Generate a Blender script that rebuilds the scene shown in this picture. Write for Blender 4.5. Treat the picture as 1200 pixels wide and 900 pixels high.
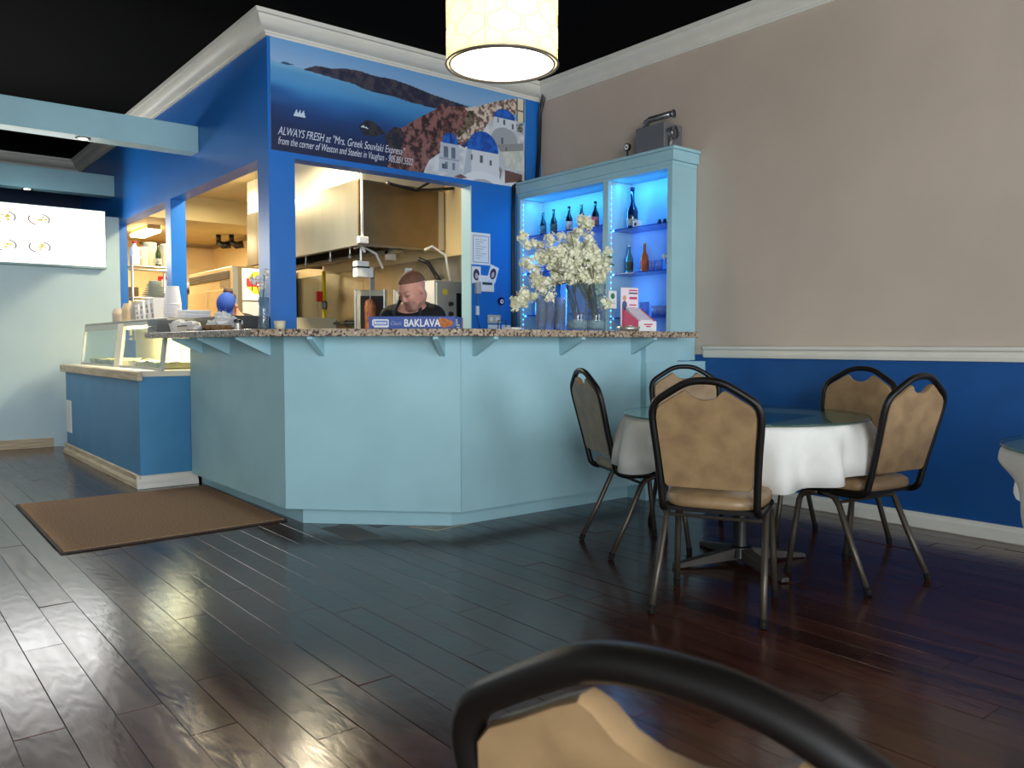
import bpy, bmesh, math, random
import numpy as np
from mathutils import Vector, Matrix

for o in list(bpy.data.objects):
    bpy.data.objects.remove(o, do_unlink=True)
S = bpy.context.scene
C = S.collection
R = math.radians
PI = math.pi

# ------------------------------------------------------------------ camera
cam = bpy.data.cameras.new('camera')
cam.sensor_width = 36.0
cam.lens = 28.75
cam.clip_start = 0.02
cam.dof.use_dof = True
cam.dof.focus_distance = 4.6
cam.dof.aperture_fstop = 11
camo = bpy.data.objects.new('camera', cam)
camo.location = (0, 0, 1.0)
camo.rotation_euler = (R(90 - 2.79), 0, R(-39.04))
C.objects.link(camo)
S.camera = camo

# ------------------------------------------------------------------ world, exposure
w = bpy.data.worlds.new('world')
S.world = w
w.use_nodes = True
w.node_tree.nodes['Background'].inputs[0].default_value = (0.62, 0.74, 0.95, 1)
w.node_tree.nodes['Background'].inputs[1].default_value = 1.0
S.view_settings.view_transform = 'Standard'
S.view_settings.look = 'None'
S.view_settings.exposure = 0.0
S.view_settings.gamma = 1.0
S.view_settings.use_curve_mapping = False
S.cycles.transparent_max_bounces = 32

def area(name, loc, rot, sx, sy, power, col, spread=180):
    l = bpy.data.lights.new(name, 'AREA')
    l.shape = 'RECTANGLE'; l.size = sx; l.size_y = sy
    l.energy = power; l.color = col; l.spread = R(spread)
    o = bpy.data.objects.new(name, l)
    o.location = loc; o.rotation_euler = rot
    C.objects.link(o)
    return o

# daylight entering by the two shop windows in the wall behind the photographer
area('daylight_right', (3.1, -2.92, 1.55), (R(90), 0, 0), 2.3, 2.0, 128, (0.86, 0.93, 1.0))
area('daylight_left', (-1.2, -2.92, 1.55), (R(90), 0, 0), 2.3, 2.0, 310, (0.9, 0.95, 1.0))

# ------------------------------------------------------------------ materials
def lin(c):
    return tuple((v / 255 / 12.92 if v / 255 <= 0.04045 else ((v / 255 + 0.055) / 1.055) ** 2.4) for v in c)
MATS = {}
def mat(name, rgb, rough=0.5, metal=0.0, var=0.0, scale=8.0, bump=0.0, stretch=(1, 1, 1), spec=0.5,
        emit=None, estr=0.0, rgb2=None, trans=0.0, coat=0.0, coords='Object', detail=5.0):
    if name in MATS: return MATS[name]
    m = bpy.data.materials.new(name); m.use_nodes = True
    nt = m.node_tree; b = nt.nodes['Principled BSDF']
    c = lin(rgb)
    b.inputs['Base Color'].default_value = (*c, 1)
    b.inputs['Roughness'].default_value = rough
    b.inputs['Metallic'].default_value = metal
    b.inputs['Specular IOR Level'].default_value = spec
    b.inputs['Transmission Weight'].default_value = trans
    b.inputs['Coat Weight'].default_value = coat
    if emit:
        b.inputs['Emission Color'].default_value = (*lin(emit), 1)
        b.inputs['Emission Strength'].default_value = estr
    if var > 0 or bump > 0 or rgb2:
        tc = nt.nodes.new('ShaderNodeTexCoord'); mp = nt.nodes.new('ShaderNodeMapping')
        mp.inputs['Scale'].default_value = stretch
        nz = nt.nodes.new('ShaderNodeTexNoise')
        nz.inputs['Scale'].default_value = scale; nz.inputs['Detail'].default_value = detail
        nt.links.new(tc.outputs[coords], mp.inputs[0]); nt.links.new(mp.outputs[0], nz.inputs['Vector'])
        if var > 0 or rgb2:
            cr = nt.nodes.new('ShaderNodeValToRGB')
            lo = lin(rgb2) if rgb2 else tuple(x * (1 - var) for x in c)
            hi = c if rgb2 else tuple(min(1, x * (1 + var)) for x in c)
            cr.color_ramp.elements[0].position = 0.36; cr.color_ramp.elements[1].position = 0.64
            cr.color_ramp.elements[0].color = (*lo, 1); cr.color_ramp.elements[1].color = (*hi, 1)
            nt.links.new(nz.outputs['Fac'], cr.inputs[0]); nt.links.new(cr.outputs[0], b.inputs['Base Color'])
        if bump > 0:
            bp = nt.nodes.new('ShaderNodeBump'); bp.inputs['Strength'].default_value = bump
            bp.inputs['Distance'].default_value = 0.004
            nt.links.new(nz.outputs['Fac'], bp.inputs['Height']); nt.links.new(bp.outputs[0], b.inputs['Normal'])
    MATS[name] = m
    return m

def emission(name, rgb, strength):
    if name in MATS: return MATS[name]
    m = bpy.data.materials.new(name); m.use_nodes = True
    nt = m.node_tree; nt.nodes.clear()
    e = nt.nodes.new('ShaderNodeEmission'); o = nt.nodes.new('ShaderNodeOutputMaterial')
    e.inputs[0].default_value = (*lin(rgb), 1); e.inputs[1].default_value = strength
    nt.links.new(e.outputs[0], o.inputs[0])
    MATS[name] = m
    return m

def glassy(name, rgb, ior=1.45, rough=0.02, opac=0.0, orgb=(255, 255, 255), graze=0.9):
    """thin clear sheet: fresnel mix of tinted transparency and gloss, with some body colour"""
    if name in MATS: return MATS[name]
    m = bpy.data.materials.new(name); m.use_nodes = True
    nt = m.node_tree; nt.nodes.clear()
    o = nt.nodes.new('ShaderNodeOutputMaterial'); mx = nt.nodes.new('ShaderNodeMixShader')
    t = nt.nodes.new('ShaderNodeBsdfTransparent'); g = nt.nodes.new('ShaderNodeBsdfGlossy')
    lw = nt.nodes.new('ShaderNodeLayerWeight'); lw.inputs[0].default_value = 0.5
    pw = nt.nodes.new('ShaderNodeMath'); pw.operation = 'POWER'; pw.inputs[1].default_value = 5.0
    f = nt.nodes.new('ShaderNodeMath'); f.operation = 'MULTIPLY_ADD'; f.inputs[1].default_value = graze; f.inputs[2].default_value = ((ior - 1) / (ior + 1)) ** 2
    nt.links.new(lw.outputs['Facing'], pw.inputs[0]); nt.links.new(pw.outputs[0], f.inputs[0])
    t.inputs[0].default_value = (*lin(rgb), 1); g.inputs['Roughness'].default_value = rough
    last = t
    if opac > 0:
        d = nt.nodes.new('ShaderNodeBsdfDiffuse'); d.inputs[0].default_value = (*lin(orgb), 1)
        m2 = nt.nodes.new('ShaderNodeMixShader'); m2.inputs[0].default_value = opac
        nt.links.new(t.outputs[0], m2.inputs[1]); nt.links.new(d.outputs[0], m2.inputs[2]); last = m2
    nt.links.new(f.outputs[0], mx.inputs[0]); nt.links.new(last.outputs[0], mx.inputs[1]); nt.links.new(g.outputs[0], mx.inputs[2])
    nt.links.new(mx.outputs[0], o.inputs[0])
    MATS[name] = m
    return m

def attr_mat(name, rough=0.45, spec=0.5):
    if name in MATS: return MATS[name]
    m = bpy.data.materials.new(name); m.use_nodes = True
    nt = m.node_tree; b = nt.nodes['Principled BSDF']
    a = nt.nodes.new('ShaderNodeAttribute'); a.attribute_name = 'Col'
    nt.links.new(a.outputs['Color'], b.inputs['Base Color'])
    b.inputs['Roughness'].default_value = rough; b.inputs['Specular IOR Level'].default_value = spec
    MATS[name] = m
    return m

def wood_floor():
    m = bpy.data.materials.new('dark_oak_floor'); m.use_nodes = True
    nt = m.node_tree; b = nt.nodes['Principled BSDF']; N = nt.nodes.new; L = nt.links.new
    g = N('ShaderNodeNewGeometry'); oi = N('ShaderNodeObjectInfo')
    at = N('ShaderNodeAttribute'); at.attribute_name = 'seed'
    ad = N('ShaderNodeMath'); ad.operation = 'ADD'; L(oi.outputs['Random'], ad.inputs[0]); L(at.outputs['Fac'], ad.inputs[1])
    fr = N('ShaderNodeMath'); fr.operation = 'FRACT'; L(ad.outputs[0], fr.inputs[0])
    cb = N('ShaderNodeCombineXYZ'); ml = N('ShaderNodeMath'); ml.operation = 'MULTIPLY'; ml.inputs[1].default_value = 37.0
    L(fr.outputs[0], ml.inputs[0]); L(ml.outputs[0], cb.inputs[0]); L(ml.outputs[0], cb.inputs[1])
    va = N('ShaderNodeVectorMath'); va.operation = 'ADD'; L(g.outputs['Position'], va.inputs[0]); L(cb.outputs[0], va.inputs[1])
    mp = N('ShaderNodeMapping'); mp.inputs['Scale'].default_value = (9, 1.3, 9); L(va.outputs[0], mp.inputs[0])
    nz = N('ShaderNodeTexNoise'); nz.inputs['Scale'].default_value = 1.6; nz.inputs['Detail'].default_value = 6; nz.inputs['Distortion'].default_value = 1.2
    L(mp.outputs[0], nz.inputs['Vector'])
    wv = N('ShaderNodeTexWave'); wv.wave_type = 'RINGS'; wv.inputs['Scale'].default_value = 3.4; wv.inputs['Distortion'].default_value = 9
    wv.inputs['Detail'].default_value = 3; wv.inputs['Detail Scale'].default_value = 1.2
    mp2 = N('ShaderNodeMapping'); mp2.inputs['Scale'].default_value = (4.5, 0.8, 1); L(va.outputs[0], mp2.inputs[0]); L(mp2.outputs[0], wv.inputs['Vector'])
    cr = N('ShaderNodeValToRGB'); cr.color_ramp.elements[0].color = (*lin((46, 26, 20)), 1); cr.color_ramp.elements[1].color = (*lin((76, 42, 30)), 1)
    cr.color_ramp.elements[0].position = 0.3; cr.color_ramp.elements[1].position = 0.75
    L(nz.outputs['Fac'], cr.inputs[0])
    hs = N('ShaderNodeHueSaturation'); vr = N('ShaderNodeMapRange'); vr.inputs['To Min'].default_value = 0.75; vr.inputs['To Max'].default_value = 1.3
    L(fr.outputs[0], vr.inputs['Value']); L(vr.outputs[0], hs.inputs['Value']); L(cr.outputs[0], hs.inputs['Color'])
    L(hs.outputs[0], b.inputs['Base Color'])
    rr = N('ShaderNodeMapRange'); rr.inputs['To Min'].default_value = 0.12; rr.inputs['To Max'].default_value = 0.27
    L(nz.outputs['Fac'], rr.inputs['Value']); L(rr.outputs[0], b.inputs['Roughness'])
    mx = N('ShaderNodeMath'); mx.operation = 'ADD'; L(nz.outputs['Fac'], mx.inputs[0])
    ms = N('ShaderNodeMath'); ms.operation = 'MULTIPLY'; ms.inputs[1].default_value = 0.35; L(wv.outputs['Fac'], ms.inputs[0]); L(ms.outputs[0], mx.inputs[1])
    bp = N('ShaderNodeBump'); bp.inputs['Strength'].default_value = 0.22; bp.inputs['Distance'].default_value = 0.002
    L(mx.outputs[0], bp.inputs['Height']); L(bp.outputs[0], b.inputs['Normal'])
    b.inputs['Specular IOR Level'].default_value = 0.55
    return m

def granite():
    m = bpy.data.materials.new('speckled_granite'); m.use_nodes = True
    nt = m.node_tree; b = nt.nodes['Principled BSDF']; N = nt.nodes.new; L = nt.links.new
    tc = N('ShaderNodeTexCoord')
    v = N('ShaderNodeTexVoronoi'); v.inputs['Scale'].default_value = 95; L(tc.outputs['Object'], v.inputs['Vector'])
    cr = N('ShaderNodeValToRGB'); e = cr.color_ramp.elements
    e[0].position = 0.0; e[0].color = (*lin((60, 48, 42)), 1); e[1].position = 1.0; e[1].color = (*lin((205, 190, 170)), 1)
    for p, c in ((0.22, (95, 75, 62)), (0.3, (165, 145, 120)), (0.7, (178, 158, 135)), (0.78, (120, 100, 85))):
        q = e.new(p); q.color = (*lin(c), 1)
    sp = N('ShaderNodeSeparateColor'); L(v.outputs['Color'], sp.inputs[0]); L(sp.outputs[0], cr.inputs[0]); L(cr.outputs[0], b.inputs['Base Color'])
    b.inputs['Roughness'].default_value = 0.25
    return m

# ------------------------------------------------------------------ mesh helpers
class MB:
    def __init__(s): s.v = []; s.f = []
    def add(s, vs, fs):
        n = len(s.v); s.v += [tuple(q) for q in vs]; s.f += [tuple(i + n for i in f) for f in fs]; return s
    def box(s, x0, x1, y0, y1, z0, z1):
        if x0 > x1: x0, x1 = x1, x0
        if y0 > y1: y0, y1 = y1, y0
        if z0 > z1: z0, z1 = z1, z0
        return s.add([(x0, y0, z0), (x1, y0, z0), (x1, y1, z0), (x0, y1, z0), (x0, y0, z1), (x1, y0, z1), (x1, y1, z1), (x0, y1, z1)],
                     [(3, 2, 1, 0), (4, 5, 6, 7), (0, 1, 5, 4), (1, 2, 6, 5), (2, 3, 7, 6), (3, 0, 4, 7)])
    def cbox(s, c, sx, sy, sz): return s.box(c[0] - sx / 2, c[0] + sx / 2, c[1] - sy / 2, c[1] + sy / 2, c[2], c[2] + sz)
    def prism(s, poly, axis, a0, a1):
        """poly of 2-D points extruded along axis ('x': poly=(y,z), 'y': poly=(x,z), 'z': poly=(x,y))"""
        n = len(poly)
        def pt(q, a): return {'x': (a, q[0], q[1]), 'y': (q[0], a, q[1]), 'z': (q[0], q[1], a)}[axis]
        vs = [pt(q, a0) for q in poly] + [pt(q, a1) for q in poly]
        fs = [tuple(range(n - 1, -1, -1)), tuple(range(n, 2 * n))] + [(i, (i + 1) % n, n + (i + 1) % n, n + i) for i in range(n)]
        return s.add(vs, fs)
    def tube(s, pts, r, seg=8, closed=False, flat=1.0):
        P = [Vector(p) for p in pts]; n = len(P)
        rs = r if isinstance(r, (list, tuple)) else [r] * n
        T = []
        for i in range(n):
            a = P[(i - 1) % n] if (closed or i > 0) else P[i]; b = P[(i + 1) % n] if (closed or i < n - 1) else P[i]
            T.append((b - a).normalized())
        up = Vector((0, 0, 1)) if abs(T[0].z) < 0.9 else Vector((1, 0, 0))
        u = T[0].cross(up).normalized(); vs = []
        for i in range(n):
            u = (u - T[i] * u.dot(T[i])).normalized(); v = T[i].cross(u)
            for k in range(seg):
                a = 2 * PI * k / seg
                vs.append(P[i] + (u * math.cos(a) * flat + v * math.sin(a)) * rs[i])
        fs = []
        for i in range(n if closed else n - 1):
            j = (i + 1) % n
            for k in range(seg):
                l = (k + 1) % seg
                fs.append((i * seg + k, i * seg + l, j * seg + l, j * seg + k))
        if not closed:
            fs.append(tuple(range(seg - 1, -1, -1))); fs.append(tuple((n - 1) * seg + k for k in range(seg)))
        return s.add(vs, fs)
    def lathe(s, prof, seg=24, c=(0, 0, 0), cap=True):
        vs = []; n = len(prof)
        for r, z in prof:
            for k in range(seg):
                a = 2 * PI * k / seg; vs.append((c[0] + r * math.cos(a), c[1] + r * math.sin(a), c[2] + z))
        fs = []
        for i in range(n - 1):
            for k in range(seg):
                l = (k + 1) % seg; fs.append((i * seg + k, i * seg + l, (i + 1) * seg + l, (i + 1) * seg + k))
        if cap:
            fs.append(tuple(range(seg - 1, -1, -1))); fs.append(tuple((n - 1) * seg + k for k in range(seg)))
        return s.add(vs, fs)
    def ball(s, c, rx, ry=None, rz=None, seg=12, rings=8):
        ry = rx if ry is None else ry; rz = rx if rz is None else rz
        vs = [(c[0], c[1], c[2] - rz)]
        for i in range(1, rings):
            a = -PI / 2 + PI * i / rings
            for k in range(seg):
                b = 2 * PI * k / seg; vs.append((c[0] + rx * math.cos(a) * math.cos(b), c[1] + ry * math.cos(a) * math.sin(b), c[2] + rz * math.sin(a)))
        vs.append((c[0], c[1], c[2] + rz)); fs = []
        for k in range(seg):
            l = (k + 1) % seg; fs.append((0, 1 + l, 1 + k)); t = 1 + (rings - 2) * seg; fs.append((t + k, t + l, len(vs) - 1))
            for i in range(rings - 2):
                q = 1 + i * seg; fs.append((q + k, q + l, q + seg + l, q + seg + k))
        return s.add(vs, fs)
    def xf(s, M): s.v = [tuple(M @ Vector(q)) for q in s.v]; return s

def smooth_path(pts, n=4):
    P = [Vector(p) for p in pts]; out = []
    for i in range(len(P) - 1):
        a = P[i - 1] if i else P[0]; b = P[i]; c = P[i + 1]; d = P[i + 2] if i + 2 < len(P) else P[-1]
        for k in range(n):
            t = k / n; out.append(.5 * (2 * b + (c - a) * t + (2 * a - 5 * b + 4 * c - d) * t * t + (3 * b - a - 3 * c + d) * t ** 3))
    return out + [P[-1]]
def link(name, me, m, parent=None, smooth=False, bevel=0.0, loc=None, rz=0.0):
    if m: me.materials.append(m)
    if smooth:
        for p in me.polygons: p.use_smooth = True
    o = bpy.data.objects.new(name, me); C.objects.link(o)
    if parent: o.parent = parent
    if loc: o.location = loc
    if rz: o.rotation_euler.z = rz
    if bevel:
        b = o.modifiers.new('bevel', 'BEVEL'); b.width = bevel; b.segments = 2; b.limit_method = 'ANGLE'
    return o
def build(name, mb, m, parent=None, smooth=False, bevel=0.0, loc=None, rz=0.0, auto=False):
    me = bpy.data.meshes.new(name); me.from_pydata(mb.v, [], mb.f); me.validate(); me.update()
    bm = bmesh.new(); bm.from_mesh(me); bmesh.ops.recalc_face_normals(bm, faces=bm.faces); bm.to_mesh(me); bm.free()
    if auto:
        for p in me.polygons: p.use_smooth = True
        me.set_sharp_from_angle(angle=R(35))
    return link(name, me, m, parent, smooth, bevel, loc, rz)
def tag(o, label, cat, group=None):
    o['label'] = label; o['category'] = cat
    if group: o['group'] = group
    return o
def thing(name, label, cat, loc=(0, 0, 0), rz=0.0, group=None):
    o = bpy.data.objects.new(name, None); C.objects.link(o)
    o.empty_display_size = 0.1; o.location = loc; o.rotation_euler.z = rz
    return tag(o, label, cat, group)
def struct(name, mb, m, parent=None, **k):
    o = build(name, mb, m, parent, **k)
    if parent is None: o['kind'] = 'structure'
    return o
def copy_tree(o, parent=None):
    c = o.copy(); C.objects.link(c); c.parent = parent
    for ch in list(o.children): copy_tree(ch, c)
    return c
def textobj(name, s, size, m, parent, loc, rot, shear=0.0, align='LEFT', width=1.0, bold=0.0):
    cu = bpy.data.curves.new(name, 'FONT'); cu.body = s; cu.size = size; cu.shear = shear; cu.align_x = align; cu.offset = bold
    cu.extrude = 0.0004
    t = bpy.data.objects.new(name, cu); C.objects.link(t)
    bpy.context.view_layer.update()
    dg = bpy.context.evaluated_depsgraph_get()
    me = bpy.data.meshes.new_from_object(t.evaluated_get(dg)); bpy.data.objects.remove(t); bpy.data.curves.remove(cu)
    me.materials.clear()
    o = link(name, me, m, parent); o.location = loc; o.rotation_euler = rot; o.scale.x = width
    return o
rnd = random.Random(7)

# common materials
CYAN = mat('light_cyan_paint', (158, 198, 206), 0.45, var=0.05, scale=2.5, spec=0.35)
BLUE = mat('royal_blue_paint', (24, 112, 198), 0.38, var=0.05, scale=3)
WAIN = mat('deep_blue_wainscot', (14, 78, 142), 0.5, var=0.08, scale=5, bump=0.05)
BEIGE = mat('taupe_wall_paint', (198, 180, 163), 0.6, var=0.05, scale=1.6)
WHITE = mat('white_trim_paint', (222, 218, 205), 0.45, var=0.03, scale=6)
CREAM = mat('cream_wood_trim', (205, 188, 158), 0.5, rgb2=(178, 156, 122), scale=5, stretch=(1, 1, 14))
BLACK = mat('black_ceiling_paint', (7, 6, 6), 0.95, spec=0.05)
STEEL = mat('brushed_steel', (150, 142, 120), 0.32, 0.9, var=0.12, scale=3, stretch=(1, 1, 0.3))
DSTEEL = mat('dull_steel', (120, 116, 108), 0.4, 0.85, var=0.1, scale=4)
ALU = mat('aluminium_frame', (185, 182, 172), 0.35, 0.7)
KWALL = mat('kitchen_cream_wall', (225, 200, 148), 0.55, var=0.05, scale=2)
KCEIL = mat('kitchen_ceiling_paint', (205, 185, 135), 0.6, var=0.04, scale=2)
WPLAST = mat('white_plastic', (235, 233, 226), 0.4)
BPLAST = mat('black_plastic', (18, 18, 18), 0.35)
PAPER = mat('white_paper', (232, 232, 230), 0.7)
GLASS = glassy('clear_glass', (235, 244, 244), 1.4)
OAK = wood_floor()
GRANITE = granite()

# ------------------------------------------------------------------ room shell
XW = 4.53; XK = 2.17; YK = 5.203; YB = 9.0; ZC = 3.13; T = 0.125; YF = 10.71
floor = struct('floor', MB().box(-3, XW, -3, 13.1, -0.12, -0.012), mat('subfloor', (60, 48, 40), 0.6))
# planks: every board in view is its own object, the rest one joined field
from bpy_extras.object_utils import world_to_camera_view
bpy.context.view_layer.update()
def in_view(x0, x1, y0, y1):
    for x in (x0, x1):
        for k in range(5):
            y = y0 + (y1 - y0) * k / 4
            q = world_to_camera_view(S, camo, Vector((x, y, 0)))
            if q.z > 0 and -0.03 < q.x < 1.03 and -0.03 < q.y < 1.03: return True
    return False
def under_counter(x0, x1, y0, y1):
    return (x0 > 1.97 and y0 > 4.3) or (x0 > 2.6 and y0 > 3.68) or (x0 > 1.58 and y0 > 6.05) or (y0 > 9.05)
PW = 0.1195; PL = 1.16
plank_me = None
rest = MB(); rest_seed = []
row_joint = {1: 3.034, 2: 3.51, 3: 3.264, 4: 2.443, 5: 3.04}
i0 = int((-3 - 0.412) / PW)
for i in range(i0, 40):
    x0 = 0.412 + (i - 1) * PW
    if x0 + PW > XW + 0.06 or x0 < -3: continue
    j = row_joint.get(i, rnd.uniform(0, PL))
    y = j - PL * math.ceil((j + 3) / PL)
    while y < 9.0:
        ln = PL if rnd.random() > 0.14 else PL * rnd.choice((0.5, 0.66))
        if i in row_joint: ln = PL
        y0, y1 = y + 0.0009, y + ln - 0.0009; y += ln
        y0 = max(y0, -3); y1 = min(y1, 9.02); xa, xb = x0 + 0.0007, min(x0 + PW - 0.0007, XW - 0.002)
        if y1 - y0 < 0.04 or under_counter(xa, xb, y0, y1): continue
        if in_view(xa, xb, y0, y1):
            if plank_me is None:
                mb = MB(); hx, hy, b = PW / 2 - 0.0007, 0.5, 0.0008
                V = [(-hx, -hy, -0.011), (hx, -hy, -0.011), (hx, hy, -0.011), (-hx, hy, -0.011),
                     (-hx, -hy, -b), (hx, -hy, -b), (hx, hy, -b), (-hx, hy, -b),
                     (-hx + b, -hy + b, 0), (hx - b, -hy + b, 0), (hx - b, hy - b, 0), (-hx + b, hy - b, 0)]
                F = [(3, 2, 1, 0), (8, 9, 10, 11)]
                for a in range(4):
                    c = (a + 1) % 4; F += [(a, c, 4 + c, 4 + a), (4 + a, 4 + c, 8 + c, 8 + a)]
                mb.add(V, F); o = build('plank', mb, OAK, floor); plank_me = o.data
            else:
                o = bpy.data.objects.new('plank', plank_me); C.objects.link(o); o.parent = floor
            o.location = ((xa + xb) / 2, (y0 + y1) / 2, rnd.uniform(-0.0006, 0.0004))
            o.scale = ((xb - xa) / (PW - 0.0014), y1 - y0, 1)
            o.rotation_euler = (R(rnd.gauss(0, 0.05)), R(rnd.gauss(0, 0.28)), 0)
        else:
            rest.box(xa, xb, y0, y1, -0.011, -0.0006); rest_seed += [rnd.random()] * 8
ro = build('plank_field', rest, OAK, floor); ro['kind'] = 'stuff'
at = ro.data.attributes.new('seed', 'FLOAT', 'POINT'); at.data.foreach_set('value', rest_seed[:len(ro.data.vertices)])
build('floor_patch', MB().prism([(2.352, 3.80), (2.645, 3.655), (2.425, 3.625)], 'z', -0.002, 0.0035), mat('bare_concrete', (175, 172, 160), 0.8, var=0.1), floor)

struct('ceiling', MB().box(-3, XW + 0.1, -3, YF + 0.1, ZC, ZC + 0.1), BLACK)
wr = struct('wall_right', MB().box(XW, XW + 0.12, -3, 13.1, -0.1, ZC), BEIGE)
build('wainscot', MB().box(XW - 0.004, XW + 0.01, -3, 3.7, 0.0, 0.93), WAIN, wr)
struct('trim_1', MB().prism([(XW - 0.005, .908), (XW - 0.02, .911), (XW - 0.024, .93), (XW - 0.016, .945), (XW - 0.016, .958), (XW - 0.03, .968), (XW - 0.03, .984), (XW - 0.005, .99)], 'y', -3, 3.50), WHITE)
struct('baseboard_right', MB().prism([(XW - 0.005, 0.001), (XW - 0.022, 0.001), (XW - 0.022, .058), (XW - 0.016, .066), (XW - 0.014, .08), (XW - 0.005, .083)], 'y', -3, 3.46), WHITE)
struct('wall_left', MB().box(-3.12, -3, -3.12, YF + 0.1, -0.1, ZC), mat('pale_wall', (226, 230, 228), 0.6))
# rear wall with two shop windows behind the photographer
struct('wall_rear', MB().box(-3, -2.4, -3.12, -3, -0.1, ZC).box(0.0, 1.9, -3.12, -3, -0.1, ZC).box(4.3, XW, -3.12, -3, -0.1, ZC)
       .box(-2.4, 0.0, -3.12, -3, -0.1, 0.5).box(-2.4, 0.0, -3.12, -3, 2.6, ZC).box(1.9, 4.3, -3.12, -3, -0.1, 0.5).box(1.9, 4.3, -3.12, -3, 2.6, ZC), BEIGE)
for n, (a, b) in enumerate(((-2.4, 0.0), (1.9, 4.3))):
    wo = struct('window_%d' % (n + 1), MB().box(a, b, -3.08, -3.02, 0.5, 0.56).box(a, b, -3.08, -3.02, 2.54, 2.6).box(a, a + .06, -3.08, -3.02, .56, 2.54).box(b - .06, b, -3.08, -3.02, .56, 2.54), ALU)
    build('pane', MB().box(a + .06, b - .06, -3.055, -3.045, .56, 2.54), GLASS, wo)
# partition with the menu, the dim room beyond it
wb = struct('wall_back', MB().box(-3, XK, YB, YB + 0.12, -0.1, 2.28), mat('pale_aqua_paint', (192, 216, 222), 0.5, var=0.03, scale=2))
struct('baseboard_back', MB().box(-3, 1.53, YB - 0.018, YB, 0.001, 0.09), CREAM)
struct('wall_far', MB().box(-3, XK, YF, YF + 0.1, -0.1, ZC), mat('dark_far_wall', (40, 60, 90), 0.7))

# kitchen walls with their openings
ZO = 2.235
wl = struct('wall_kitchen_left', MB()
    .box(XK, XK + T, YK + 0.185, YF, ZO, ZC)                    # header
    .box(XK, XK + T, 7.30, 7.445, 1.05, ZO)                     # middle post
    .box(XK, XK + T, 9.20, YF, 0, ZO)
    .box(XK, XK + T, 5.7, 9.20, 0, 1.04), BLUE)                 # below the openings
wf = struct('wall_kitchen_front', MB()
    .box(XK, 2.352, YK, YK + 0.185, 0, ZC)                      # corner post
    .box(2.352, 3.814, YK, YK + T, ZO, ZC)
    .box(3.814, XW, YK, YK + T, 0, ZC), BLUE)
build('jamb', MB().box(3.806, 3.816, YK + 0.002, YK + T + 0.002, 0, ZO - 0.001), CYAN, wf)
# crown moulding following the walls
prof = [(0.0, 2.998), (0.012, 2.998), (0.014, 3.012), (0.02, 3.016), (0.022, 3.026), (0.045, 3.036), (0.072, 3.058), (0.088, 3.085), (0.092, 3.1), (0.108, 3.104), (0.112, 3.129), (0.0, 3.129)]
def sweep(path, prof, side):
    mb = MB(); n = len(path); np_ = len(prof); vs = []
    for i in range(n):
        p = Vector(path[i]); ns = []
        for a, b in ((i - 1, i), (i, i + 1)):
            if a >= 0 and b < n:
                d = (Vector(path[b]) - Vector(path[a])).normalized(); ns.append(Vector((-d.y, d.x)) * side)
        nn = ns[0] if len(ns) == 1 else (ns[0] + ns[1]) / (1 + ns[0].dot(ns[1]))
        for o, z in prof: q = p + nn * o; vs.append((q.x, q.y, z))
    fs = []
    for i in range(n - 1):
        for k in range(np_):
            l = (k + 1) % np_; fs.append((i * np_ + k, i * np_ + l, (i + 1) * np_ + l, (i + 1) * np_ + k))
    fs += [tuple(range(np_)), tuple((n - 1) * np_ + k for k in range(np_))]
    return mb.add(vs, fs)
struct('trim_2', sweep([(XW, -3), (XW, YK), (XK, YK), (XK, YF), (-3, YF)], prof, 1), WHITE, auto=True)
# kitchen shell
struct('floor_kitchen', MB().box(2.30, XW, 5.33, 13.0, -0.011, 0.0), mat('kitchen_tile', (120, 90, 70), 0.4))
struct('floor_bar', MB().box(1.97, XW, 3.7, 5.33, -0.011, 0.0), mat('bar_floor', (90, 75, 65), 0.5))
kc = struct('ceiling_kitchen', MB().box(XK + T, XW, YK + T, 13.0, 2.84, 2.9).box(XK + T, XW, 10.5, 13.0, 2.54, 2.84), KCEIL)
struct('wall_kitchen_back', MB().box(XK, XW, 13.0, 13.1, 0, 2.9).box(XK, XK + 0.05, YF, 13.0, 0, 2.9), KWALL)
kr = struct('wall_kitchen_right', MB().box(XW - 0.012, XW - 0.001, YK + T + 0.001, 12.999, 0.0, 2.84), KWALL)
for a, b in ((5.5, 6.9), (6.905, 8.2), (8.205, 9.35), (9.355, 10.4), (10.405, 11.4)):
    build('steel_panel', MB().box(XW - 0.022, XW - 0.0125, a, b, 0.0, 1.84), STEEL, kr)

# ceiling beams over the service area
def beam(name, y0, y1, z0, z1, label):
    return tag(build(name, MB().box(-3, XK - 0.001, y0, y1, z0, z1), CYAN, bevel=0.004), label, 'beam', 'pale blue beams across the ceiling')
def puck(x, y, z, label, power):
    t = thing('recessed_spotlight', label, 'light', (x, y, z))
    build('trim_ring', MB().lathe([(0.03, -0.001), (0.05, -0.006), (0.052, -0.001), (0.05, 0.0)], 20, cap=False), DSTEEL, t, smooth=True)
    build('lens', MB().lathe([(0.001, -0.002), (0.03, -0.002)], 20, cap=False), emission('puck_glow', (255, 244, 225), 14), t)
    l = bpy.data.lights.new('spot_glow', 'SPOT'); l.energy = power; l.color = (1, .96, .9); l.spot_size = R(150); l.spot_blend = .6; l.shadow_soft_size = .04
    o = bpy.data.objects.new('spot_glow', l); o.parent = t; o.location = (0, 0, -0.012); C.objects.link(o)
beam('ceiling_beam', 6.55, 6.72, 2.492, 2.692, 'pale blue ceiling beam nearest the painted mural sign')
beam('ceiling_beam', 9.14, 9.30, 2.51, 2.72, 'pale blue ceiling beam above the lit menu board')
puck(1.37, 6.635, 2.49, 'round recessed spotlight under the nearer blue beam', 18)
puck(1.40, 9.22, 2.508, 'glowing recessed spotlight under the far beam above the menu', 12)
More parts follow.
